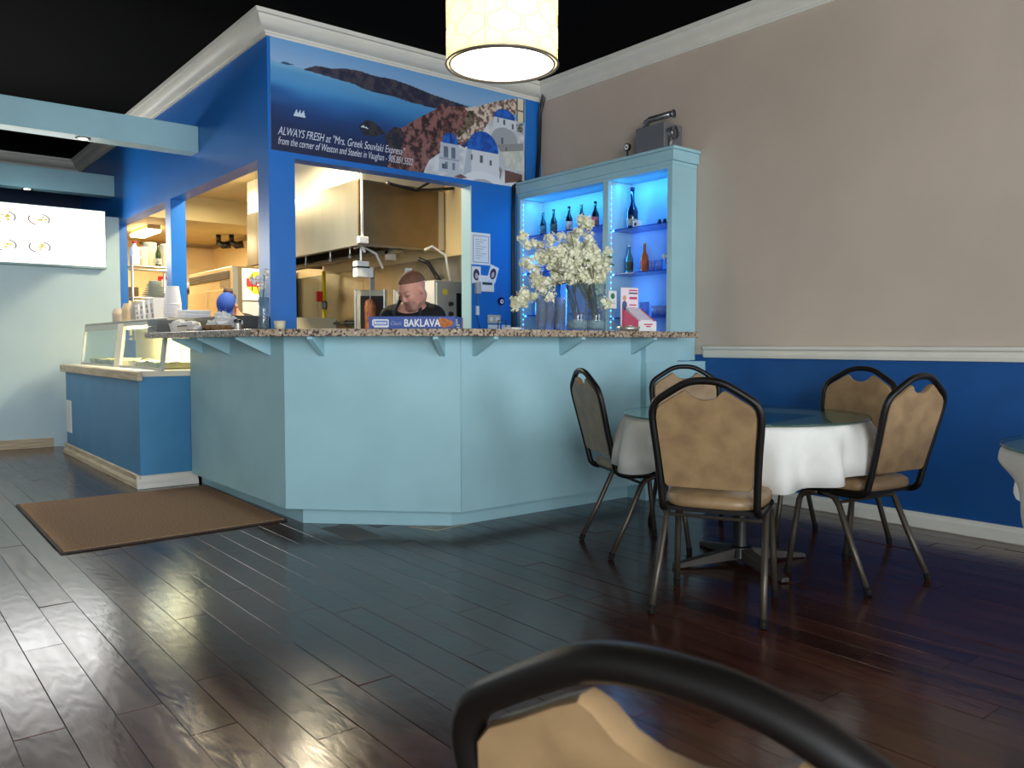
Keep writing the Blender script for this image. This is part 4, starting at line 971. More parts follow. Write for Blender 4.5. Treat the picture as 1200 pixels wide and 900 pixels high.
ob = thing('card_holder', 'small black wire card holder on the granite near the cabinet', 'card holder', (2.99, 3.78, ZG)); build('frame', MB().tube([(-.03, .0, .003), (-.03, .0, .06), (.03, .0, .06), (.03, .0, .003)], .003, 5), BPLAST, ob); build('foot', MB().box(-.035, .035, -.02, .02, 0, .006), BPLAST, ob)

# ------------------------------------------------------------------ things on the counter
bk = thing('baklava_box', 'long blue printed pastry box lying on the granite corner', 'box', (2.445, 3.848, ZG), R(-45))
BB = mat('box_blue', (64, 88, 158), .5)
BL, BD, BH = .47, .27, .070
build('carton', MB().box(-BL / 2, BL / 2, -BD / 2, BD / 2, 0, BH), BB, bk, bevel=.002)
fy = -BD / 2 - .0008
build('logo_panel', MB().prism([(-.215, .022), (-.205, .018), (-.205, .011), (-.13, .011), (-.125, .016), (-.125, .05), (-.13, .055), (-.208, .055), (-.215, .05)], 'y', fy, fy + .0006), PAPER, bk)
build('logo_inset', MB().box(-.208, -.131, fy - .0004, fy - .0001, .022, .048), mat('logo_blue', (92, 124, 190), .5), bk)
textobj('logo_lettering', 'fontos', .026, PAPER, bk, (-.204, fy - .0012, .028), (R(90), 0, 0), 0, width=1.0, bold=.0008)
textobj('script_lettering', 'Classic', .030, mat('box_silver', (150, 160, 190), .5), bk, (-.118, fy - .0006, .024), (R(90), 0, 0), .5, width=.75)
textobj('lettering', 'BAKLAVA', .056, PAPER, bk, (-.042, fy - .0006, .016), (R(90), 0, 0), 0, width=.82, bold=.0012)
build('pastry_picture', MB().prism([(.148, .062), (.152, .03), (.162, .012), (.19, .01), (.222, .022), (.23, .032), (.215, .048), (.185, .058)], 'y', fy, fy + .0006), mat('pastry_orange', (205, 120, 44), .5, rgb2=(160, 84, 26), scale=60), bk)
for k, (z, a, b) in enumerate(((.052, .0, .05), (.04, .0, .07), (.026, .0, .13), (.012, .03, .13))):
    build('side_print', MB().box(BL / 2 + .0003, BL / 2 + .0009, -.11 + a, -.11 + b, z - .004, z + .004), PAPER, bk)
build('side_stripe', MB().box(BL / 2 + .0003, BL / 2 + .0009, .09, .125, .004, .066), mat('stripe_pink', (190, 120, 120), .5), bk)

CUP = glassy('clear_cup', (246, 250, 254), 1.45, .08, .05, (240, 246, 252))
cr_ = MB().lathe([(.001, 0), (.024, 0), (.032, .085), (.034, .087), (.034, .091), (.0315, .091), (.0235, .002), (.001, .002)], 16, cap=False)
cup_me = None
for sx, sy, n, lb in ((3.175, 3.64, 10, 'left'), (3.245, 3.66, 14, 'middle'), (3.305, 3.62, 9, 'right')):
    for k in range(n):
        if cup_me is None: o = build('plastic_cup', cr_, CUP, smooth=True); cup_me = o.data
        else: o = bpy.data.objects.new('plastic_cup', cup_me); C.objects.link(o)
        o.location = (sx, sy, ZG + k * .0135)
        tag(o, 'clear plastic cup nested in the %s stack beside the glass vases' % lb, 'cup', 'clear cups stacked on the granite counter')
tag(build('blue_vase', MB().lathe([(.001, 0), (.022, 0), (.024, .02), (.022, .29), (.020, .29), (.020, .02), (.001, .012)], 20, cap=False), mat('cobalt_glass', (20, 96, 190), .12, spec=.7), smooth=True, loc=(3.352, 3.70, ZG)), 'slim blue vase between the cup stacks and clear vases', 'vase')
VG = glassy('vase_glass', (226, 238, 244), 1.5, .02, .06, (220, 235, 250))
for k, x in enumerate((3.445, 3.60)):
    t = thing('cylinder_vase', ['clear cylinder vase of blossom branches, left of its twin', 'clear cylinder vase of blossom branches, right of its twin'][k], 'vase', (x, 3.62, ZG), 0, 'clear cylinder vases')
    build('glass', MB().lathe([(.001, 0), (.062, 0), (.066, .008), (.066, .292), (.0625, .292), (.0625, .014), (.001, .012)], 28, cap=False), VG, t, smooth=True)
    build('pebbles', MB().lathe([(.001, .015), (.06, .015), (.06, .062), (.045, .07), (.02, .064), (.001, .068)], 20, cap=False), mat('white_pebbles', (226, 224, 214), .7, rgb2=(180, 178, 168), scale=60, bump=.6), t, smooth=True)
bl = thing('blossom_branches', 'big spray of cream white blossom branches in the clear vases', 'flowers', (3.47, 3.62, ZG + .07))
BRK = mat('branch_bark', (92, 84, 62), .8); PET = mat('blossom_petal', (250, 248, 226), .75, rgb2=(232, 230, 192), scale=18)
pm = []
for v_ in range(4):
    r2 = random.Random(50 + v_); m_ = MB()
    for k in range(16):
        d = Vector((r2.gauss(0, 1), r2.gauss(0, 1), r2.gauss(0, 1))).normalized(); c = d * r2.uniform(.018, .034)
        u = d.orthogonal().normalized(); w_ = d.cross(u)
        for p in range(5):
            a = 2 * PI * p / 5 + r2.random(); e = (u * math.cos(a) + w_ * math.sin(a)); f = (u * math.cos(a + 1.1) + w_ * math.sin(a + 1.1)); g = (u * math.cos(a + .55) + w_ * math.sin(a + .55))
            m_.add([c, c + e * .011 + d * .004, c + g * .016 + d * .007, c + f * .011 + d * .004], [(0, 1, 2, 3)])
    m_.ball((0, 0, 0), .02, seg=8, rings=5)
    me_ = bpy.data.meshes.new('blossom'); me_.from_pydata(m_.v, [], m_.f); me_.update(); me_.materials.append(PET); pm.append(me_)
def blossom(p, s=1.0):
    o = bpy.data.objects.new('blossom', rnd.choice(pm)); C.objects.link(o); o.parent = bl; o.location = p
    o.rotation_euler = (rnd.uniform(0, 6), rnd.uniform(0, 6), rnd.uniform(0, 6)); o.scale = (s, s, s)
# (image-plane offsets turned into the counter's own axes: x along the counter, z up, y spread in depth)
br = random.Random(12)
tips = [(-.50, .34), (-.46, .20), (-.44, .14), (-.38, .27), (-.40, .41), (-.36, .50), (-.30, .42), (-.28, .33), (-.33, .18), (-.22, .48), (-.20, .38), (-.24, .54), (-.10, .58), (-.06, .50), (-.12, .44),
        (.0, .45), (.06, .42), (.12, .43), (.02, .38), (-.08, .36), (.1, .34), (.16, .46), (.20, .38), (.2, .49), (.28, .41), (.15, .28), (.06, .26), (-.02, .27), (.24, .20), (.2, .14), (-.04, .62), (-.17, .30), (.10, .52), (-.02, .32), (-.48, .10), (.05, .34), (-.2, .33), (-.1, .31), (-.28, .40), (.0, .42), (.08, .38), (.13, .32), (-.05, .47), (.17, .41), (-.15, .4), (.1, .47), (-.32, .36), (.04, .3)]
for i, (dx, dz) in enumerate(tips):
    dx *= .78
    dy = br.uniform(-.10, .13); tip = Vector((dx, dy, dz * .9)); root = Vector((br.choice((-.025, .13)) + br.uniform(-.03, .03), br.uniform(-.03, .03), .0))
    mid = Vector((root.x * .6 + dx * .25, dy * .35, max(.235, dz * .6)))
    if i < 18: build('branch', MB().tube([root, root.lerp(mid, .6), mid, mid.lerp(tip, .6) + Vector((0, 0, .02)), tip], [.0045, .004, .0035, .0025, .0015], 5), BRK, bl)
    n = 5 if i > 14 else 3
    for k in range(n): blossom(tip + Vector((br.gauss(0, .028), br.gauss(0, .035), br.gauss(0, .024))), br.uniform(.85, 1.15))
for i in range(10):
    p = Vector((br.uniform(-.2, .18), br.uniform(-.08, .08), br.uniform(.28, .42)))
    u = Vector((br.uniform(-1, 1), br.uniform(-1, 1), br.uniform(-.3, .6))).normalized() * .05; s_ = u.orthogonal().normalized() * .014
    build('leaf', MB().add([p, p + u * .5 + s_, p + u, p + u * .5 - s_], [(0, 1, 2, 3)]), mat('leaf_green', (92, 112, 62), .6), bl)
# promo display box
pb = thing('leaflet_dispenser', 'white and magenta leaflet box with tall header card on the granite', 'leaflet box', (3.925, 3.52, ZG), R(-12))
MAG = mat('magenta_print', (206, 48, 112), .5); PK = mat('pale_pink_card', (242, 226, 232), .55)
build('front_lip', MB().box(-.075, .06, -.06, -.055, 0, .065), PAPER, pb)
for x in (-.075, .056): build('side_wall', MB().prism([(-.055, 0), (.12, 0), (.12, .15), (-.055, .065)], 'x', x, x + .004), MAG if x < 0 else PAPER, pb)
build('base_card', MB().box(-.071, .056, -.055, .12, 0, .004), PAPER, pb)
build('leaflets', MB().prism([(-.05, .04), (.112, .04), (.112, .16), (-.05, .072)], 'x', -.055, .040), PK, pb)
build('magenta_edge', MB().prism([(-.052, .066), (.10, .15), (.10, .154), (-.052, .071)], 'x', .0405, .0555), MAG, pb)
build('header_card', MB().box(-.085, .05, .122, .126, 0, .285), PK, pb)
build('figure_print', MB().prism([(-.075, .12), (-.04, .12), (-.038, .185), (-.05, .20), (-.068, .198), (-.076, .18)], 'y', .1208, .1217), mat('navy_print', (74, 90, 130), .6), pb)
build('face_print', MB().prism([(-.058 + .014 * math.cos(k * PI / 5), .218 + .018 * math.sin(k * PI / 5)) for k in range(10)], 'y', .1206, .1216), mat('skin_print', (214, 160, 130), .6), pb)
for z, a, b, m_ in ((.268, -.025, .045, MAG), (.25, -.025, .045, BPLAST), (.215, -.02, .04, MAG), (.222, -.02, .04, MAG), (.175, -.02, .035, MAG)):
    build('print_line', MB().box(a, b, .1208, .1217, z - .004, z + .004), m_, pb)
for z, a, b in ((.045, -.035, .03), (.032, -.02, .015)): build('print_line', MB().box(a, b, -.0612, -.0602, z - .004, z + .004), MAG, pb)
sc_ = thing('sign_card', 'small white card with a green round emblem on a wire stand', 'card', (3.73, 3.60, ZG))
build('stand', MB().lathe([(.03, 0), (.03, .004), (.004, .008)], 14).tube([(0, 0, .006), (0, 0, .15)], .0025, 5), CH, sc_)
build('card', MB().box(-.035, .035, -.002, .002, .145, .255), PAPER, sc_)
build('emblem', MB().tube([(0, -.0022, .222), (0, -.003, .222)], .018, 18), mat('emblem_green', (30, 120, 96), .6), sc_)
for z in (.19, .178): build('print_line', MB().box(-.02, .02, -.0028, -.0021, z - .002, z + .002), mat('print_grey', (150, 150, 150), .6), sc_)
cb_ = thing('candy_tray', 'shallow steel tray of wrapped sweets beside the vases', 'tray', (3.77, 3.50, ZG))
build('tray', MB().lathe([(.001, 0), (.06, 0), (.075, .03), (.072, .03), (.058, .004), (.001, .004)], 22, cap=False), ALU, cb_, smooth=True)
for k in range(22):
    a = br.uniform(0, 6.28); q = br.uniform(0, .05); c = [(110, 70, 40), (150, 40, 40), (190, 150, 90), (80, 50, 40), (210, 200, 190)][k % 5]
    build('sweet', MB().ball((q * math.cos(a), q * math.sin(a), .016 + .03 * (1 - q / .06) * br.random()), .014, .011, .009, 7, 5), mat('sweet_%d' % (k % 5), c, .35), cb_, smooth=True)
tag(build('business_card_stack', MB().box(-.045, .045, -.028, .028, 0, .02), PAPER, loc=(3.05, 3.75, ZG), rz=.2), 'low stack of white cards on the granite left of the cups', 'card stack')

# left counter clutter
for k in range(6):
    t = thing('serving_tray', ['lowest', 'second lowest', 'third', 'fourth', 'fifth', 'topmost'][k] + ' grey tray of the stack at the counter end', 'tray', (1.74, 5.98, ZG + k * .015), 0, 'trays stacked at the counter end')
    build('base', MB().box(-.09, .09, -.10, .10, 0, .004), mat('grey_tray', (110, 112, 110), .4), t); build('rim', MB().box(-.10, -.09, -.11, .11, .0, .013).box(.09, .10, -.11, .11, 0, .013).box(-.09, .09, -.11, -.10, 0, .013).box(-.09, .09, .10, .11, 0, .013), mat('grey_tray', (110, 112, 110), .4), t)
bt = thing('black_tray', 'long black tray with raised rim on the left counter', 'tray', (2.03, 5.55, ZG))
build('base', MB().box(-.12, .12, -.36, .36, 0, .008), BPLAST, bt)
for q in ((-.125, -.115, -.36, .36), (.115, .125, -.36, .36), (-.115, .115, -.365, -.355), (-.115, .115, .355, .365)): build('rim', MB().box(*q, .0, .105), BPLAST, bt)
fc = thing('foam_tub', 'white foam tub of crumpled napkins on the left counter', 'tub', (1.74, 5.70, ZG))
build('tub', MB().lathe([(.001, 0), (.055, 0), (.07, .06), (.066, .06), (.052, .004), (.001, .004)], 20, cap=False), WPLAST, fc)
def crumple(r, h, seed, n=10):
    q = random.Random(seed); m_ = MB().ball((0, 0, h * .5), r, r, h * .5, n, 7); m_.v = [(x * q.uniform(.75, 1.2), y * q.uniform(.75, 1.2), max(.001, z * q.uniform(.8, 1.2))) for x, y, z in m_.v]; return m_
o = build('napkin', crumple(.06, .05, 3), PAPER, fc); o.location = (0, 0, .03)
bs = thing('wire_basket', 'low lattice basket with napkins on the left counter', 'basket', (1.74, 5.45, ZG))
build('base', MB().box(-.06, .06, -.09, .09, 0, .004), mat('basket_cream', (214, 200, 180), .6), bs)
for k in range(12):
    y = -.085 + .0155 * k; build('slat', MB().box(-.064, -.06, y - .004, y + .004, .0, .035), mat('basket_cream', (214, 200, 180), .6), bs)
build('rim', MB().box(-.066, -.059, -.092, .092, .035, .042).box(.059, .066, -.092, .092, 0, .042), BPLAST, bs)
o = build('napkin', crumple(.07, .06, 5), PAPER, bs); o.location = (0, 0, .006)
wv_ = thing('round_basket', 'round brown woven basket heaped with white paper on the left counter', 'basket', (1.78, 5.0, ZG))
build('basket', MB().lathe([(.001, 0), (.09, 0), (.125, .035), (.12, .035), (.088, .005), (.001, .005)], 26, cap=False), mat('woven_brown', (150, 116, 76), .8, rgb2=(110, 80, 48), scale=60, bump=.5), wv_, smooth=True)
for k, (x, y, r_, h) in enumerate(((.0, .06, .08, .06), (.01, -.05, .085, .075), (0, 0, .06, .10))): o = build('paper', crumple(r_, h, 20 + k), PAPER, wv_); o.location = (x, y, .012)
ss = thing('salt_pot', 'small steel shaker with black top beside the paper basket', 'shaker', (1.79, 4.78, ZG)); build('body', MB().lathe([(.02, 0), (.021, .004), (.021, .045), (.018, .05)], 16), ALU, ss, smooth=False); build('cap', MB().lathe([(.022, .0505), (.022, .065), (.012, .07)], 16), BPLAST, ss)
bv = thing('bud_vase', 'tall clear bud vase with pale flowers by the corner post', 'vase', (1.86, 4.56, ZG))
build('glass', MB().lathe([(.001, 0), (.03, 0), (.032, .01), (.026, .12), (.03, .19), (.028, .19), (.024, .12), (.029, .012), (.001, .01)], 18, cap=False), VG, bv, smooth=True)
for k, (x, y, z) in enumerate(((-.02, .06, .29), (.0, -.02, .33), (.01, .03, .26))):
    build('stem', MB().tube([(0, 0, .012), (x * .3, y * .3, .17), (x, y, z)], .0025, 5), mat('stem_green', (70, 120, 90), .6), bv)
    for j in range(6): build('petal', MB().ball((x + br.gauss(0, .012), y + br.gauss(0, .014), z + br.gauss(0, .012)), .016, .012, .014, 7, 5), WPLAST, bv, smooth=True)
tag(build('candle_glass', MB().lathe([(.001, 0), (.028, 0), (.033, .055), (.03, .055), (.026, .004), (.001, .004)], 18, cap=False), mat('candle_cream', (225, 214, 176), .5), smooth=True, loc=(1.93, 4.50, ZG)), 'small cream candle cup beside the bud vase', 'candle')

# stacks on top of the display case (shelf at z 1.185)
ZD = 1.1855
KR = mat('kraft_bowl', (206, 184, 152), .7); KR2 = mat('grey_bowl', (196, 186, 170), .7)
def bowls(x, y, n, r, step, m_, lb, grp, h=.055):
    me_ = None
    for k in range(n):
        if me_ is None: o = build('paper_bowl', MB().lathe([(.001, h), (r * .72, h), (r, .004), (r * 1.04, 0), (r * 1.02, 0), (r * .70, h - .003), (.001, h - .003)], 18, cap=False), m_, smooth=False); me_ = o.data
        else: o = bpy.data.objects.new('paper_bowl', me_); C.objects.link(o)
        o.location = (x + rnd.uniform(-.004, .004), y + rnd.uniform(-.004, .004), ZD + k * step); tag(o, lb, 'bowl', grp)
bowls(2.0, 8.36, 7, .062, .016, KR2, 'upturned paper bowl in the leftmost stack on the display case', 'leftmost stack of paper bowls')
bowls(2.03, 8.12, 10, .068, .015, KR, 'upturned paper bowl in the second stack on the display case', 'second stack of paper bowls')
bowls(2.0, 7.70, 11, .07, .013, KR2, 'upturned paper bowl in the third stack on the display case', 'third stack of paper bowls')
tub_w = mat('foam_white', (240, 238, 240), .5)
for k in range(10):
    o = build('foam_cup', MB().lathe([(.001, .14), (.048, .14), (.066, .004), (.07, 0), (.064, 0), (.045, .136), (.001, .136)], 22, cap=False), tub_w, loc=(2.0, 6.72, ZD + k * .0145)) if k == 0 else bpy.data.objects.new('foam_cup', o.data)
    if k: C.objects.link(o); o.location = (2.0 + rnd.uniform(-.002, .002), 6.72, ZD + k * .0145)
    tag(o, 'large white foam cup in the upturned stack on the display case', 'cup', 'stack of upturned foam cups')
for k in range(3): tag(build('foam_box', MB().box(-.09, .09, -.10, .10, 0, .022), tub_w, loc=(2.03, 6.30, ZD + k * .0225), bevel=.004), ['bottom', 'middle', 'top'][k] + ' white foam box of the low stack by the foam cups', 'box', 'low stack of foam boxes')
for k, y in enumerate((7.42, 7.28, 7.12, 6.98)):
    t = thing('printed_carton', ['printed carton nearest the paper bowls', 'second printed carton from the paper bowls', 'third printed carton from the paper bowls', 'printed carton nearest the foam cups'][k] + ' on the display case', 'carton', (1.98, y, ZD), 0, 'printed cartons on the display case')
    h = (.15, .17, .18, .19)[k]
    build('carton', MB().prism([(-.06, 0), (.06, 0), (.07, h), (-.07, h)], 'y', -.05, .05), PAPER, t)
    for j in range(3): build('print_patch', MB().prism([(-.0612 - .01 * z / h, z) for z in (.03 + .04 * j, .045 + .04 * j + .006 * k)] + [(-.0602 - .01 * z / h, z) for z in (.045 + .04 * j + .006 * k, .03 + .04 * j)], 'y', -.038 + .012 * ((j + k) % 3), .012 + .013 * ((j + k) % 3)), mat('carton_print_%d' % ((j + k) % 3), ((176, 120, 112), (150, 146, 142), (190, 176, 160))[(j + k) % 3], .6), t)
tag(build('salad_bag', crumple(.09, .13, 9), mat('salad_green', (150, 160, 90), .6, rgb2=(190, 190, 150), scale=30), loc=(2.06, 7.56, ZD)), 'bag of pale green leaves between bowls and cartons', 'bag')

# ------------------------------------------------------------------ things on the blue wall by the cabinet
def wallthing(nm, lb, cat, x, z, grp=None, ry=0):
    t = thing(nm, lb, cat, (x, YK - .001, z), 0, grp); t.rotation_euler.y = ry; return t
dn_ = wallthing('framed_notice', 'white printed licence notice pinned on the blue wall', 'notice', 3.90, 1.75)
build('sheet', MB().box(-.093, .093, -.004, 0, -.125, .125), PAPER, dn_)
GL = mat('print_grey_blue', (130, 140, 165), .6)
for q in ((-.078, .078, .098, .103), (-.078, .078, -.108, -.103), (-.078, -.073, -.103, .098), (.073, .078, -.103, .098)): build('border_line', MB().box(q[0], q[1], -.0052, -.0042, q[2], q[3]), GL, dn_)
for k in range(9): build('print_line', MB().box(-.055, .055 - .03 * (k % 3), -.0052, -.0042, .07 - .018 * k, .073 - .018 * k), GL, dn_)
for k, (x, z, r_) in enumerate(((3.855, 1.545, .0), (4.02, 1.56, R(18)))):
    t = wallthing('portrait_card', ['white card with oval portrait, upright below the notice', 'white card with oval portrait, tilted on the blue wall'][k], 'card', x, z, 'oval portrait cards', r_)
    build('card', MB().box(-.043, .043, -.004, 0, -.066, .066), PAPER, t)
    build('oval_photo', MB().prism([(.03 * math.cos(2 * PI * j / 20), .045 * math.sin(2 * PI * j / 20)) for j in range(20)], 'y', -.0052, -.0042), mat('photo_dark', (58, 50, 70), .5), t)
    build('figure_print', MB().prism([(.014 * math.cos(2 * PI * j / 12), -.008 + .024 * math.sin(2 * PI * j / 12)) for j in range(12)], 'y', -.0062, -.0053), mat('photo_pale', (200, 180, 176), .5), t)
dv = wallthing('wall_terminal', 'white wall terminal with a small dark display', 'terminal', 3.945, 1.468)
build('case', MB().box(-.07, .07, -.03, 0, -.055, .03), WPLAST, dv, bevel=.008); build('display', MB().box(-.052, .045, -.032, -.0305, 0, .02), mat('lcd_dark', (60, 76, 80), .2), dv); build('top_card', MB().box(-.075, .02, -.012, 0, .031, .075), PAPER, dv)
ad_ = wallthing('power_adapter', 'grey plug adapter with cable on the blue wall', 'adapter', 3.857, 1.44)
build('block', MB().box(-.022, .022, -.04, 0, -.045, .045), mat('grey_plastic', (176, 176, 176), .5), ad_, bevel=.005); build('cable', MB().tube([(0, -.02, -.04), (.003, -.012, -.14), (-.002, -.012, -.22), (.02, -.014, -.30), (.05, -.02, -.36)], .004, 5), BPLAST, ad_); build('inline_switch', MB().box(-.012, .012, -.022, -.004, -.21, -.14), WPLAST, ad_)
ev = wallthing('eye_amulet', 'blue glass eye amulet hanging on a string', 'amulet', 4.10, 1.345)
build('string', MB().tube([(0, -.008, .03), (0, -.004, .14)], .0015, 4), mat('string', (120, 110, 150), .7), ev); build('disc', MB().tube([(0, -.012, 0), (0, -.002, 0)], .033, 20), mat('nazar_blue', (18, 24, 90), .15), ev); build('white_ring', MB().tube([(.004, -.014, -.002), (.004, -.0122, -.002)], .017, 16), WPLAST, ev); build('pupil', MB().tube([(.004, -.016, -.002), (.004, -.0142, -.002)], .008, 12), BPLAST, ev); build('tassel', MB().tube([(0, -.006, -.03), (0, -.006, -.15)], .0015, 4), mat('string', (120, 110, 150), .7), ev)
so_ = wallthing('wall_socket', 'beige double wall socket low on the blue wall', 'socket', 4.03, 1.20)
build('plate', MB().box(-.065, .065, -.008, 0, -.034, .034), mat('socket_beige', (196, 190, 170), .5), so_, bevel=.003)
for x in (-.03, .03): build('outlet', MB().tube([(x, -.010, 0), (x, -.0082, 0)], .019, 14), WPLAST, so_)
for k, (x, z, w_) in enumerate(((4.03, 1.115, .12), (4.155, 1.115, .09))):
    t = wallthing('note_card', ['white note card below the wall socket', 'white note card nearest the cabinet'][k], 'card', x, z, 'note cards low on the blue wall'); build('card', MB().box(-w_ / 2, w_ / 2, -.004, 0, -.05, .04), PAPER, t)
cbx = thing('cable_bundle', 'black cables running down the corner beside the mural', 'cable', (0, 0, 0))
for k, (dx, dy) in enumerate(((0, 0), (.016, -.01), (-.014, .004))):
    pts = [(4.49 + dx, 5.075 + dy, 3.11), (4.498 + dx, 5.15 + dy * .5, 3.0), (4.50 + dx, 5.185 + dy * .3, 2.9), (4.495 + dx, 5.188, 2.6), (4.47 + dx, 5.188, 2.33), (4.30 + dx, 5.188 + dy * .2, 2.326), (4.225 + dx * .8, 5.188, 2.28), (4.222 + dx * .8, 5.188, 1.8), (4.225 + dx * .8, 5.186, 1.2), (4.225 + dx * .8, 5.186, .02)]
    build('cable', MB().tube(pts, .006, 6), BPLAST, cbx, smooth=True)

# ------------------------------------------------------------------ people
def surface_net(fn, lo, hi, h):
    n = [int(math.ceil((hi[k] - lo[k]) / h)) + 1 for k in range(3)]
    ax = [lo[k] + h * np.arange(n[k]) for k in range(3)]
    X, Y, Z = np.meshgrid(*ax, indexing='ij'); D = fn(X, Y, Z); s = D < 0
    cs = np.zeros([q - 1 for q in n], int); acc = np.zeros([q - 1 for q in n] + [3]); cnt = np.zeros([q - 1 for q in n])
    sl = lambda o: tuple(slice(o[k], n[k] - 1 + o[k]) for k in range(3))
    offs = [(a, b, c) for a in (0, 1) for b in (0, 1) for c in (0, 1)]
    for o in offs:
        for k in range(3):
            if o[k] == 0:
                p = list(o); p[k] = 1; d0 = D[sl(o)]; d1 = D[sl(p)]; m = (d0 < 0) != (d1 < 0)
                t = np.where(m, d0 / np.where(m, d0 - d1, 1), 0)
                for j in range(3): acc[..., j] += m * (o[j] + (t if j == k else 0))
                cnt += m
    act = cnt > 0; idx = -np.ones(act.shape, int); idx[act] = np.arange(act.sum())
    ijk = np.argwhere(act); V = np.array(lo) + h * (ijk + acc[act] / cnt[act][:, None])
    F = []
    for k in range(3):
        a, b = [(1, 2), (2, 0), (0, 1)][k]
        d = [slice(1, q - 1) for q in n]; d[k] = slice(0, n[k] - 1); e = list(d); e[k] = slice(1, n[k])
        s0 = s[tuple(d)]; s1 = s[tuple(e)]; w_ = np.argwhere(s0 != s1)
        if len(w_) == 0: continue
        fl = s0[tuple(w_.T)]; base = w_ + 1; base[:, k] -= 1
        def at(da, db): q = base.copy(); q[:, a] -= da; q[:, b] -= db; return idx[tuple(q.T)]
        q = np.stack([at(1, 1), at(0, 1), at(0, 0), at(1, 0)], 1); q[~fl] = q[~fl][:, ::-1]; F.append(q)
    return V, np.concatenate(F)
def cap(P, a, b, ra, rb):
    X, Y, Z = P; ba = [b[k] - a[k] for k in range(3)]; bb = sum(q * q for q in ba) + 1e-9
    t = np.clip(((X - a[0]) * ba[0] + (Y - a[1]) * ba[1] + (Z - a[2]) * ba[2]) / bb, 0, 1)
    return np.sqrt((X - a[0] - ba[0] * t) ** 2 + (Y - a[1] - ba[1] * t) ** 2 + (Z - a[2] - ba[2] * t) ** 2) - (ra + (rb - ra) * t)
def ell(P, c, r):
    X, Y, Z = [P[k] - c[k] for k in range(3)]
    k0 = np.sqrt((X / r[0]) ** 2 + (Y / r[1]) ** 2 + (Z / r[2]) ** 2); k1 = np.sqrt((X / r[0] ** 2) ** 2 + (Y / r[1] ** 2) ** 2 + (Z / r[2] ** 2) ** 2) + 1e-9
    return k0 * (k0 - 1) / k1
def smin(a, b, k):
    h = np.clip(.5 + .5 * (b - a) / k, 0, 1); return b * (1 - h) + a * h - k * h * (1 - h)
